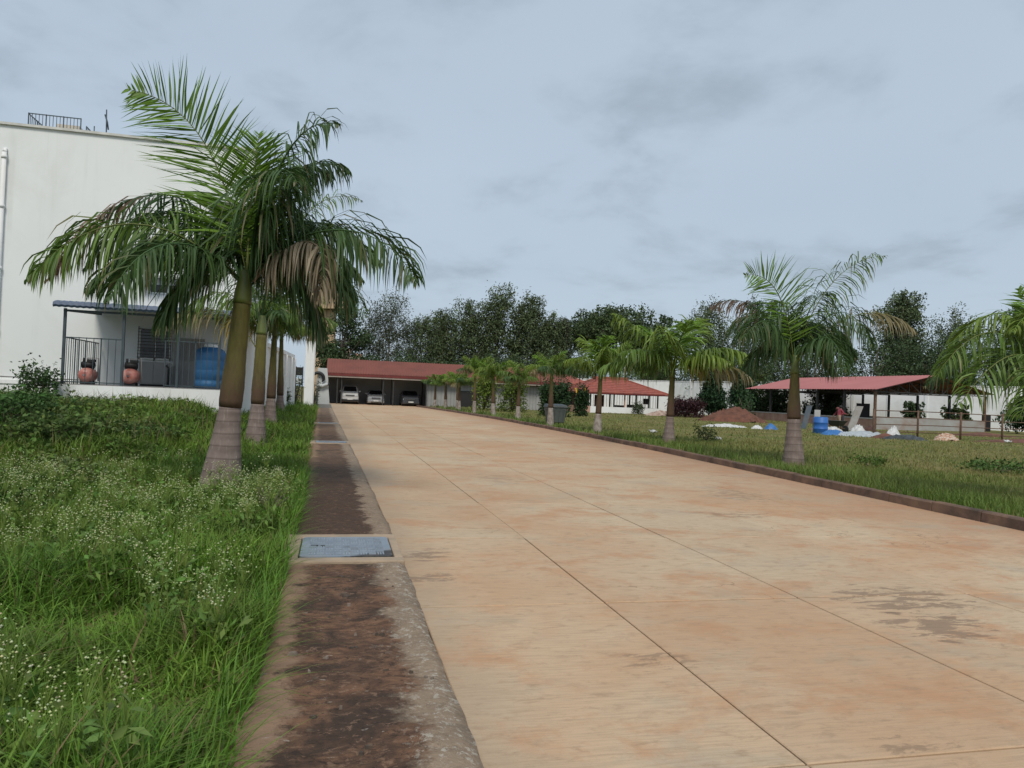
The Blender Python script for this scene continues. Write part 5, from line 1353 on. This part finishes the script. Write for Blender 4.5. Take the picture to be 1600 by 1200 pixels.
for i, (x, y, h, w, k, lb) in enumerate((
    (3.5, 90, 6.2, 5.5, 'dark', 'low dark tree directly behind the left end of the carport roof'),
    (9.0, 91, 6.8, 6.0, 'dark', 'low dark tree behind the carport roof above the middle car'),
    (14.5, 90, 6.6, 6.0, 'dark', 'low dark tree behind the carport roof where the palms begin'),
    (20.0, 91, 7.0, 6.5, 'dark', 'low dark tree at the foot of the tallest trees'),
    (26.0, 91, 7.5, 6.5, 'dark', 'low dark tree above the red hip roof'))):
    tree(x, y, h, w, lb, k, 120 + i, 'low trees behind the carport', nleaf=4500)
RT = 'trees behind the boundary wall'
for i, (x, y, h, w, k, lb, n_) in enumerate((
    (39.2, 104, 15.4, 17.0, 'broad', 'broad umbrella crowned tree above the pavilion', 13000),
    (46.0, 102, 15.4, 6.0, 'dark', 'round topped tree at the right shoulder of the umbrella tree', 6000),
    (33.5, 98, 9.0, 9.0, 'dark', 'low dark tree under the umbrella tree', 5000),
    (42.0, 98, 9.5, 10.0, 'dark', 'dark tree under the right half of the umbrella tree', 5000),
    (46.8, 91, 13.2, 7.0, 'euc', 'loose tree behind the drooping roadside palm', 7000),
    (51.5, 88, 13.4, 7.5, 'euc', 'open tree just left of the tall palm by the shed', 5000),
    (55.5, 86, 12.2, 7.0, 'euc', 'tree right behind the tall palm by the shed', 7000),
    (47.8, 85, 9.6, 10.5, 'dark', 'dark low tree above the white wall near the cone trees', 6000),
    (55.0, 80, 10.2, 10.5, 'dark', 'dark low tree left above the pink shed roof', 6000),
    (62.0, 78, 11.0, 10.5, 'dark', 'dark tree above the middle of the pink shed roof', 6500),
    (67.5, 74, 11.2, 10.5, 'dark', 'dark tree above the right end of the pink shed roof', 6500),
    (69.5, 82, 16.4, 6.0, 'euc', 'tall dark tree rising between the shed palm and the right edge palm', 9000),
    (74.0, 79, 13.0, 9.0, 'euc', 'leafy tree right below the tall dark one', 7000),
    (71.5, 64, 9.8, 9.0, 'dark', 'dark tree behind the wall near the right picture edge', 6000),
    (78.5, 64, 10.4, 10.0, 'dark', 'dark tree behind the wall at the right picture edge', 6000),
    (82.0, 77, 14.6, 6.5, 'euc', 'tall tree behind the right edge palm', 7000),
    (88.5, 78, 16.2, 6.0, 'euc', 'tall tree at the right picture edge', 7000))):
    tree(x, y, h, w, lb, k, 140 + i, RT, nleaf=n_)
GT = 'small trees inside the grounds'
tree(35.6, 67, 4.8, 2.5, 'cone shaped dark tree standing in front of the white wall', 'cone', 170, GT, nleaf=9000, base=1.2)
tree(40.6, 69.8, 5.6, 2.8, 'cone shaped dark tree at the left tip of the pink shed roof', 'cone', 171, GT, nleaf=8000, base=1.7)
tree(42.0, 71.5, 6.0, 3.4, 'yellow green bushy tree behind the left tip of the shed', 'fresh', 172, GT, nleaf=4200, tint=(.055, .075, .02))
tree(43.0, 68.5, 4.6, 4.2, 'dark bushy tree seen under the left part of the shed roof', 'dark', 173, GT, nleaf=5500)
tree(47.5, 66.0, 4.2, 4.2, 'dark bushy tree seen behind the man in red', 'dark', 174, GT, nleaf=5500)
tree(52.4, 60.0, 2.7, 1.9, 'small clipped tree behind the middle of the shed', 'dark', 175, GT, nleaf=2600)
tree(52.4, 55.0, 2.5, 2.3, 'small round tree behind the right half of the shed', 'dark', 176, GT, nleaf=2600, tint=(.045, .07, .02))
tree(51.4, 47.2, 3.0, 2.9, 'dark drooping tree just right of the shed', 'cone', 177, GT, nleaf=4200, base=1.1)
tree(54.8, 47.5, 2.9, 2.8, 'leafy tree at the right picture edge in front of the wall', 'dark', 178, GT, nleaf=3500, tint=(.03, .055, .022))

def bush(x, y, z, rx, rz_, label, col, n=900, seed=0, size=(.06, .14), name='bush', cat='bush', group=None, asp=.5, up=.6):
    rg = np.random.default_rng(seed)
    e_ = empty(name, (x, y, z), 0, label, cat, group)
    tb = MB(); tips = []
    for k in range(9):
        a = k * 2.4; en = (math.cos(a) * rx * rg.uniform(.3, .8), math.sin(a) * rx * rg.uniform(.3, .8), rz_ * rg.uniform(.6, 1.0))
        tb.tube([(0, 0, 0), (en[0] * .4, en[1] * .4, en[2] * .55), en], [.025 * rz_ + .005, .015 * rz_ + .004, .004], 5); tips.append(en)
    tb.build('stem', MAT['bark'], e_)
    p = rg.normal(0, 1, (n, 3)); p /= np.linalg.norm(p, axis=1, keepdims=True); p[:, 2] = np.abs(p[:, 2])
    ti = np.array(tips)[rg.integers(0, 9, n)]
    P_ = np.where(rg.random((n, 1)) < .6, ti + rg.normal(0, 1, (n, 3)) * np.array([rx, rx, rz_]) * .2, p * np.array([rx, rx, rz_]) * rg.uniform(.5, 1, (n, 1)))
    P_[:, 2] = np.abs(P_[:, 2]) + .02
    cl = np.array(col)[None] * rg.uniform(.6, 1.4, (n, 1)) * rg.uniform(.9, 1.1, (n, 3))
    nr = rg.normal(0, 1, (n, 3)); nr[:, 2] += up; nr /= np.linalg.norm(nr, axis=1, keepdims=True)
    V, F, C = leaves(P_, rg.uniform(size[0], size[1], n), nr, rg.normal(0, 1, (n, 3)), cl, asp)
    link(bpy.data.objects.new('foliage', np_mesh('foliage', V, F, TREELEAF, C)), e_)
    return e_
bush(-8.15, 23.6, .75, .62, .95, 'climbing green bush at the left corner of the porch', (.05, .095, .03), 1500, 1)
bush(-11.6, 19.5, .7, 1.3, .85, 'dark green bush at the left picture edge below the building', (.045, .09, .028), 2600, 2)
bush(-8.6, 18.0, .68, 1.1, .62, 'bright green bush in front of the porch corner', (.065, .13, .03), 2200, 3)
bush(-6.4, 17.0, .6, .95, .5, 'spreading bush in front of the two red tanks', (.055, .115, .03), 1800, 4)
bush(-9.8, 15.0, .5, 1.2, .75, 'large bush at the left edge with dark hollows', (.05, .105, .028), 2600, 5)
bush(-6.8, 13.2, .4, .9, .45, 'low bush left of the largest palm', (.06, .12, .032), 1600, 6)
bush(-4.8, 14.6, .4, .75, .42, 'low yellow green bush nearer to the largest palm', (.085, .135, .036), 1300, 7)
bush(-2.9, 46.0, .2, .5, 1.0, 'small leafy bush at the foot of the compound wall', (.05, .09, .03), 700, 8)
bush(-2.55, 50.5, .1, .45, 1.9, 'tall potted shrub beside the equipment rack', (.04, .07, .03), 900, 9)
bush(-1.55, 58.8, .1, .42, 1.6, 'thin shrub behind the white pillar', (.04, .07, .03), 500, 10)
G5 = 'bushes along the shed wall behind the right palms'
bush(12.9, 66, .1, 1.3, 2.5, 'yellow green bush beside the dark doorway', (.12, .17, .025), 2200, 11, (.12, .3), group=G5)
bush(15.0, 64, .1, 1.5, 2.4, 'broad yellow green bush between the small palms', (.105, .15, .025), 2400, 12, (.12, .3), group=G5)
bush(16.6, 58, .1, 1.1, 1.6, 'low light green bush left of the rubbish bin', (.09, .14, .03), 1500, 13, (.1, .25), group=G5)
bush(15.3, 52, .1, 1.2, 2.2, 'dark leafy bush behind the rubbish bin', (.03, .06, .022), 3000, 14, (.12, .3), group=G5)
bush(18.6, 56, .1, .6, 1.9, 'dark bush between rubbish bin and pavilion', (.028, .055, .02), 1800, 15, (.12, .28), group=G5)
bush(29.4, 70.6, .1, .65, .95, 'spiky bush against the low pavilion wall', (.055, .08, .035), 700, 16, (.15, .35), asp=.2)
bush(33.4, 70.2, .1, .75, 1.2, 'grey green bush at the right end of the pavilion', (.04, .055, .035), 900, 17, (.12, .25))
bush(33.6, 57.5, .1, 1.0, 2.3, 'young sapling behind the red soil heap', (.04, .085, .03), 420, 18, (.16, .34), cat='sapling', name='sapling')
bush(32.6, 66.5, .1, 1.9, 1.5, 'purple brown leaved shrub heap left of the red soil', (.055, .022, .026), 4200, 19, (.12, .26))
bush(16.6, 16.0, .1, 1.0, .26, 'dark green low clump in the lawn near the right edge', (.07, .13, .03), 900, 20, (.05, .12))
bush(13.4, 16.8, .1, .5, .2, 'green clump in the lawn right of the shed palm', (.09, .15, .03), 400, 21, (.05, .12))
bush(13.7, 26.2, .1, .5, .5, 'small weed clump on the lawn in front of the pavilion', (.06, .09, .03), 500, 22, (.05, .12))
bush(-.72, 9.3, .02, .38, .42, 'pale flowering weed leaning over the drain strip', (.17, .22, .06), 900, 23, (.02, .05), cat='weed', name='weed_plant')

# ------------------------------------------------------------------ soil, rubble and building clutter on the right
def heap(name, x, y, rx, ry, h, mat, label, cat, seed, n=26, rough=.12, pw=1.35):
    rg = np.random.default_rng(seed)
    u = np.linspace(-1, 1, n); X, Y = np.meshgrid(u, u)
    a = rg.uniform(0, 6.28, 6); f = sum(math.cos(q) * np.sin((2.1 + i) * X + (3.0 - i * .4) * Y + q) for i, q in enumerate(a)) / 6
    rr = np.sqrt(X ** 2 + Y ** 2) * (1 + .18 * f)
    Z = h * np.clip(1 - rr ** pw, -.04, 1) * (1 + .25 * f) + rg.normal(0, rough * .12 * h, X.shape) * (rr < 1)
    V = np.stack([X * rx, Y * ry, Z - .02], -1).reshape(-1, 3)
    i_ = np.arange(n - 1)[:, None] * n + np.arange(n - 1)[None]
    F = np.stack([i_, i_ + 1, i_ + n + 1, i_ + n], -1).reshape(-1, 4)
    keep = (rr.reshape(-1)[F] < 1.12).any(1)
    o = link(bpy.data.objects.new(name, np_mesh(name, V, F[keep], mat, smooth=True)))
    o.location = (x, y, .08)
    return tag(o, label, cat)
heap('soil_heap', 31.4, 55.5, 2.9, 2.2, 1.2, MAT['soil'], 'big heap of red soil on the lawn before the white wall', 'soil heap', 1, 40, .45)
heap('soil_heap', 40.5, 40.5, 3.2, .9, .30, MAT['soil'], 'low red soil ridge right of the pipe fence posts', 'soil heap', 2)
heap('soil_heap', 27.9, 33.9, .9, .6, .28, MAT['soil'], 'small red brick rubble heap under the white cloth', 'soil heap', 3)
heap('soil_heap', 36.0, 33.6, 3.0, .8, .22, MAT['soil'], 'flat red soil spread by the right picture edge', 'soil heap', 4)
heap('rubble_heap', 34.5, 43.4, .6, .5, .42, M('dark_rubble', (.05, .03, .025), (.09, .04, .03), 8, 1), 'dark rubble pile against the grey shed wall', 'rubble', 5)
heap('plastic_sheet', 27.3, 35.0, 1.9, .75, .3, MAT['sheet'], 'crumpled grey plastic sheet spread on the lawn', 'plastic sheet', 6, 30, 0.8, pw=2.2)
heap('tarpaulin', 25.9, 35.3, .75, .55, .33, MAT['bluetarp'], 'crumpled blue tarpaulin beside the blue drum', 'tarpaulin', 7, 22, 0.8, pw=2.2)
heap('tarpaulin', 28.3, 33.0, 1.4, .5, .26, M('black_plastic', (.025, .03, .032), (.05, .055, .055), 6, .4), 'dark plastic sheet lying before the fence', 'tarpaulin', 8, 22, 0.8, pw=2.2)
heap('cement_sack', 27.2, 37.2, .75, .5, .42, MAT['whitebag'], 'left white sack behind the grey plastic sheet', 'sack', 9, 20, 0.8, pw=2.2)
heap('cement_sack', 28.7, 37.0, .5, .4, .55, MAT['whitebag'], 'upright white sack behind the grey plastic sheet', 'sack', 10, 20, 0.8, pw=2.2)
heap('cement_sack', 28.5, 34.0, .5, .3, .55, MAT['whitebag'], 'white cloth bundle on the brick rubble by the fence', 'cloth bundle', 11, 20, 0.8, pw=2.2)
heap('blanket_bundle', 31.9, 34.1, .75, .4, .36, MAT['orange'], 'orange and white blanket bundle under the fence', 'blanket', 12, 22, 0.8, pw=2.2)
heap('plastic_bag', 25.6, 40.8, .42, .35, .36, MAT['bluetarp'], 'small blue plastic bag left of the shed palm', 'bag', 13, 16, 0.8, pw=2.2)
heap('plastic_bag', 24.8, 41.0, .4, .3, .26, MAT['whitebag'], 'white plastic bag next to the small blue bag', 'bag', 14, 16, 0.8, pw=2.2)
heap('rubble_heap', 23.6, 42.8, 1.7, .35, .22, MAT['whitebag'], 'strip of white rubble in the grass below the soil heap', 'rubble', 15, 26, 1.2)
heap('rubble_heap', 30.6, 67.8, 1.6, .7, .55, M('pale_rubble', (.45, .36, .30), (.3, .2, .16), 3, 1), 'pale rubble left of the purple shrub heap', 'rubble', 16, 20, 1.0)
for k, (x, y, l, a, lb) in enumerate(((13.9, 31.5, .45, .6, 'white plastic scrap on the lawn in front of the pavilion'), (33.9, 32.2, .55, .3, 'white plastic scrap near the right end of the fence'), (35.6, 32.3, .5, .7, 'white plastic scrap at the right picture edge'), (14.6, 26.9, .25, 2.0, 'tiny white scrap by the drooping palm'))):
    mb = MB(); n_ = 6; vs = []
    for i in range(n_ + 1):
        s_ = i / n_ - .5; vs += [(s_ * l, -.07 + .03 * math.sin(i), .10 + .05 * math.sin(i * 2.1 + k)), (s_ * l, .07 + .02 * math.cos(i * 2), .14 + .05 * math.cos(i * 1.7)), (s_ * l, 0, .02)]
    fs = [(i * 3 + j, i * 3 + (j + 1) % 3, (i + 1) * 3 + (j + 1) % 3, (i + 1) * 3 + j) for i in range(n_) for j in range(3)] + [(0, 1, 2), (n_ * 3, n_ * 3 + 1, n_ * 3 + 2)]
    o = mb.add(vs, fs, 0, True).build('plastic_scrap', MAT['whitebag']); o.location = (x, y, .10); o.rotation_euler = (0, 0, a)
    tag(o, lb, 'scrap')

e_ = empty('plastic_drum', (26.3, 37.0, .08), 0, 'bright blue plastic drum on the lawn beside the sacks', 'drum')
pr_ = [(0, .36), (.03, .385), (.26, .385), (.28, .40), (.31, .40), (.33, .385), (.60, .385), (.62, .40), (.65, .40), (.67, .385), (.90, .385), (.93, .36)]
MB().tube([(0, 0, z) for z, r in pr_], [r for z, r in pr_], 22).build('barrel', M('bright_blue_plastic', (.02, .11, .38), (.03, .14, .42), 2, .5), e_)
MB().tube([(0, 0, .925), (0, 0, .955)], .33, 20).build('lid', MAT['tank'], e_)
def plank(x, y, x2, z2, w, mat, label, name='board'):
    mb = MB(); mb.hexa([(-w / 2, -.03, 0), (w / 2, -.03, 0), (w / 2, .03, 0), (-w / 2, .03, 0)], [(x2 - w / 2, .45, z2), (x2 + w / 2, .45, z2), (x2 + w / 2, .51, z2), (x2 - w / 2, .51, z2)])
    o = mb.build(name, mat); o.location = (x, y, .08); tag(o, label, 'board'); return o
plank(29.5, 43.3, .75, 1.55, .38, M('blue_grey_board', (.05, .075, .10), (.08, .09, .10), 3, .6), 'dark blue board leaning on the shed wall beside the palm')
plank(30.5, 43.3, .35, 1.3, .42, MAT['grey'], 'grey board leaning next to the dark blue one')
plank(32.9, 43.2, 1.05, 1.65, .55, M('grey_white_board', (.30, .29, .27), (.24, .22, .2), 3, .7), 'long grey white board leaning in front of the second man')
mb = MB(); mb.bb(-.9, .9, -.3, .3, 0, .07); mb.bb(-.7, .8, -.2, .25, .072, .14)
o = mb.build('timber_stack', MAT['wood']); o.location = (29.8, 41.9, .08); o.rotation_euler = (0, 0, .15); tag(o, 'short stack of tan timber boards on the ground', 'timber')
e_ = empty('wheelbarrow', (30.2, 40.9, .1), .3, 'dark wheelbarrow standing right behind the blue drum', 'wheelbarrow')
MB().hexa([(-.22, -.3, .35), (.22, -.3, .35), (.22, .3, .35), (-.22, .3, .35)], [(-.38, -.5, .68), (.38, -.5, .68), (.38, .45, .68), (-.38, .45, .68)]).build('tray', MAT['darkmetal'], e_)
MB().tube([(-.04, -.62, .2), (.04, -.62, .2)], .2, 16).build('wheel', MAT['black'], e_)
mb = MB()
for s_ in (-1, 1): mb.tube([(s_ * .05, -.62, .2), (s_ * .25, .3, .36), (s_ * .3, 1.0, .62)], .022, 6); mb.tube([(s_ * .24, .35, .36), (s_ * .26, .4, 0)], .02, 6)
mb.build('frame', MAT['rust'], e_)
e_ = empty('notice_board', (42.3, 54.0, .05), 0, 'black board standing inside the shed behind the low wall', 'board')
MB().bb(-.62, .62, -.03, .03, .75, 1.95).build('board_face', MAT['black'], e_)
for x in (-.45, .45): MB().bar((x, .03, 0), (x, .03, .76), .06).build('leg', MAT['darkmetal'], e_)
o = MB().bb(-.26, .26, -.2, .2, 0, 1.35).build('speaker_box', MAT['black'], None, .02); o.location = (52.0, 51.5, .1); tag(o, 'narrow black box standing behind the right half of the shed', 'box')

# rubbish bin behind the fourth palm
e_ = empty('rubbish_bin', (11.35, 38.4, .1), 0, 'dark green plastic rubbish bin with lid behind the right kerb', 'bin')
e_.scale = (.82, .82, .9)
MB().hexa([(-.50, -.42, .12), (.50, -.42, .12), (.50, .42, .12), (-.50, .42, .12)], [(-.62, -.52, 1.0), (.62, -.52, 1.0), (.62, .52, 1.0), (-.62, .52, 1.0)]).build('body', MAT['bin'], e_, .03)
MB().hexa([(-.68, -.58, 1.002), (.68, -.58, 1.002), (.68, .58, 1.002), (-.68, .58, 1.002)], [(-.64, -.52, 1.13), (.64, -.52, 1.13), (.60, .5, 1.2), (-.60, .5, 1.2)]).build('lid', MAT['bin'], e_, .02)
for x in (-.42, -.14, .14, .42): MB().hexa([(x - .04, -.455, .15), (x + .04, -.455, .15), (x + .04, -.43, .15), (x - .04, -.43, .15)], [(x * 1.15 - .04, -.545, .85), (x * 1.15 + .04, -.545, .85), (x * 1.15 + .04, -.515, .85), (x * 1.15 - .04, -.515, .85)]).build('rib', MAT['bin'], e_)
for sx_ in (-1, 1):
    for sy_ in (-1, 1): MB().tube([(sx_ * .4 - .025, sy_ * .33, .07), (sx_ * .4 + .025, sy_ * .33, .07)], .07, 12).build('wheel', MAT['black'], e_)
    MB().tube([(sx_ * .66, -.2, .85), (sx_ * .70, -.2, .85), (sx_ * .70, .2, .85), (sx_ * .66, .2, .85)], .02, 6).build('handle', MAT['bin'], e_)

# ------------------------------------------------------------------ two workers
SKIN = M('skin', (.13, .07, .045), None, 5, .6); HAIR = M('hair', (.012, .01, .01), None, 9, .7)
def person(loc, rz, label, joints, edges, shirt, pants, hat=None):
    """joints: name -> (pos, radius, cloth) ; one skinned surface, coloured by nearest bone"""
    names = list(joints); vi = {n: i for i, n in enumerate(names)}
    me = bpy.data.meshes.new('body_rig')
    me.from_pydata([joints[n][0] for n in names], [(vi[a], vi[b_]) for a, b_ in edges], [])
    tmp = bpy.data.objects.new('tmp', me); COL.objects.link(tmp)
    tmp.modifiers.new('skin', 'SKIN'); sb = tmp.modifiers.new('sub', 'SUBSURF'); sb.levels = 2; sb.render_levels = 2
    for n in names:
        r = joints[n][1]; me.skin_vertices[0].data[vi[n]].radius = (r, r) if not isinstance(r, tuple) else r
    for n in names: me.skin_vertices[0].data[vi[n]].use_root = (n == 'pelvis')
    dg = bpy.context.evaluated_depsgraph_get(); dg.update()
    em = bpy.data.meshes.new_from_object(tmp.evaluated_get(dg))
    bpy.data.objects.remove(tmp)
    em.name = 'body'; em.materials.clear()
    for mt_ in (SKIN, shirt, pants, HAIR): em.materials.append(mt_)
    segs = [(Vector(joints[a][0]), Vector(joints[b_][0]), joints[a][2], joints[b_][2]) for a, b_ in edges]
    for p in em.polygons:
        c_ = p.center; best = 1e9; mi = 0
        for a, b_, ma, mb_ in segs:
            d = b_ - a; s_ = max(0, min(1, (c_ - a).dot(d) / max(d.length_squared, 1e-6)))
            q = (a + d * s_ - c_).length
            if q < best: best = q; mi = ma if s_ < .5 else mb_
        p.material_index = mi; p.use_smooth = True
    e_ = empty('person', loc, rz, label, 'person')
    link(bpy.data.objects.new('body', em), e_)
    hp = Vector(joints['head'][0])
    MB().ball((hp.x, hp.y + .02, hp.z + .035), .108, 12, 8, 0, (1, 1.05, .95)).build('hair', hat or HAIR, e_)
    fc = MB(); fc.ball((hp.x, hp.y - .115, hp.z - .02), .022, 8, 6, 0, (.8, 1, 1.2))
    fc.build('nose', SKIN, e_)
    for s_ in (-1, 1): MB().ball((hp.x + s_ * .038, hp.y - .098, hp.z + .01), .014, 8, 6).build('eye', HAIR, e_)
    return e_
def std(bend=0.0, armL=None, armR=None):
    J = {'pelvis': ((0, 0, .92), .14, 2), 'waist': ((0, -.03 * bend, 1.05), .125, 1), 'chest': ((0, -.18 * bend, 1.30 - .08 * bend), .15, 1), 'neck': ((0, -.28 * bend, 1.46 - .15 * bend), .055, 0), 'head': ((0, -.36 * bend, 1.58 - .2 * bend), .095, 0), 'crown': ((0, -.37 * bend, 1.66 - .2 * bend), .07, 3)}
    E_ = [('pelvis', 'waist'), ('waist', 'chest'), ('chest', 'neck'), ('neck', 'head'), ('head', 'crown')]
    for s_, nm, arm in ((-1, 'L', armL), (1, 'R', armR)):
        cz = 1.30 - .08 * bend; cy = -.18 * bend
        arm = arm or [(s_ * .26, cy - .02, 1.13), (s_ * .27, cy - .12, .90)]
        J['sh' + nm] = ((s_ * .19, cy, cz + .09), .065, 1); J['el' + nm] = (arm[0], .045, 1); J['wr' + nm] = (arm[1], .032, 0)
        w_ = Vector(arm[1]); d = (w_ - Vector(arm[0])).normalized()
        J['pa' + nm] = (tuple(w_ + d * .07), .036, 0)
        E_ += [('chest', 'sh' + nm), ('sh' + nm, 'el' + nm), ('el' + nm, 'wr' + nm), ('wr' + nm, 'pa' + nm)]
        side = d.cross(Vector((0, 0, 1))); side = side.normalized() if side.length > .1 else Vector((0, 1, 0))
        for k in range(4):
            q = w_ + d * (.15 - .012 * abs(k - 1.4)) + side * (.03 * (k - 1.5)) + Vector((0, -.012, 0)); J['f%d%s' % (k, nm)] = (tuple(q), .009, 0); E_.append(('pa' + nm, 'f%d%s' % (k, nm)))
        q = w_ + d * .06 + side * -.065; J['th' + nm] = (tuple(q), .011, 0); E_.append(('pa' + nm, 'th' + nm))
        J['hip' + nm] = ((s_ * .10, 0, .85), .095, 2); J['kn' + nm] = ((s_ * .11, -.03, .48), .065, 2); J['an' + nm] = ((s_ * .12, .02, .09), .045, 2); J['toe' + nm] = ((s_ * .14, -.14, .035), .035, 3)
        E_ += [('pelvis', 'hip' + nm), ('hip' + nm, 'kn' + nm), ('kn' + nm, 'an' + nm), ('an' + nm, 'toe' + nm)]
    return J, E_
RED = M('red_shirt', (.33, .05, .075), (.26, .04, .06), 8, .85); KHAKI = M('khaki_trousers', (.36, .26, .18), (.29, .21, .15), 6, .9); MAROON = M('maroon_shirt', (.16, .03, .04), None, 6, .85); DARKP = M('dark_trousers', (.04, .04, .05), None, 6, .9)
J, E_ = std(.35, [(-.25, -.22, 1.12), (-.16, -.46, 1.08)], [(.25, -.22, 1.12), (.14, -.46, 1.06)])
person((31.9, 43.0, .09), R_(75), 'man in red shirt and tan trousers standing at the shed wall', J, E_, RED, KHAKI)
J, E_ = std(.95, [(-.26, -.38, 1.02), (-.2, -.56, .88)], [(.26, -.38, 1.02), (.2, -.56, .88)])
person((33.1, 44.3, .09), R_(-95), 'man in maroon shirt bending beside the man in red', J, E_, MAROON, DARKP, M('red_cap', (.20, .06, .06), None, 8, .9))

# ------------------------------------------------------------------ far buildings
TB = empty('tan_tower', (-1.4, 110, 0), 0, 'tan tower top with small dark holes behind the left palms', 'building')
MB().hexa([(-2.2, 1, -.2), (1.0, 1, -.2), (1.0, 7, -.2), (-2.2, 7, -.2)], [(-2.2, 1, 12.6), (1.0, 1, 12.6), (1.0, 7, 12.6), (-2.2, 7, 12.6)]).build('wall', MAT['tan'], TB)
MB().hexa([(-2.4, -.3, 12.61), (2.6, -.3, 12.8), (3.0, 7.3, 12.8), (-2.4, 7.3, 12.61)], [(-2.4, -.3, 14.4), (3.5, -.3, 14.4), (3.6, 7.3, 14.4), (-2.4, 7.3, 14.4)]).build('parapet', MAT['tan'], TB)
MB().bb(-2.5, 3.7, -.4, 7.4, 14.41, 15.0).build('roof_slab', MAT['tan'], TB)
for k in range(6):
    for j in range(2):
        MB().tube([(-.6 + k * .66, -.34, 13.55 + j * .6 - .02 * k), (-.6 + k * .66, -.302, 13.55 + j * .6 - .02 * k)], .13, 10).build('vent_hole', MAT['black'], TB)
FH = empty('far_house', (1.6, 130, 0), 0, 'distant pale pink house just above the left end of the carport roof', 'house')
MB().bb(-1.8, 2.8, 0, 6, -.2, 6.9).build('wall', M('pale_pink_wall', (.6, .42, .36), None, 1, .8), FH)
MB().bb(-1.2, .6, 1, 4, 6.91, 8.0).build('roof_room', M('cream_wall', (.66, .56, .45), None, 1, .8), FH)
MB().bb(-1.35, .75, .8, 4.2, 8.01, 8.2).build('roof_slab', MAT['pinkwall'], FH)
for x in (-1.0, .8): MB().bb(x, x + .9, -.05, -.004, 4.6, 5.9).build('window', MAT['glass'], FH)
MB().bb(1.4, 2.5, 1, 3, 6.91, 7.5).build('water_box', MAT['pinkwall'], FH)
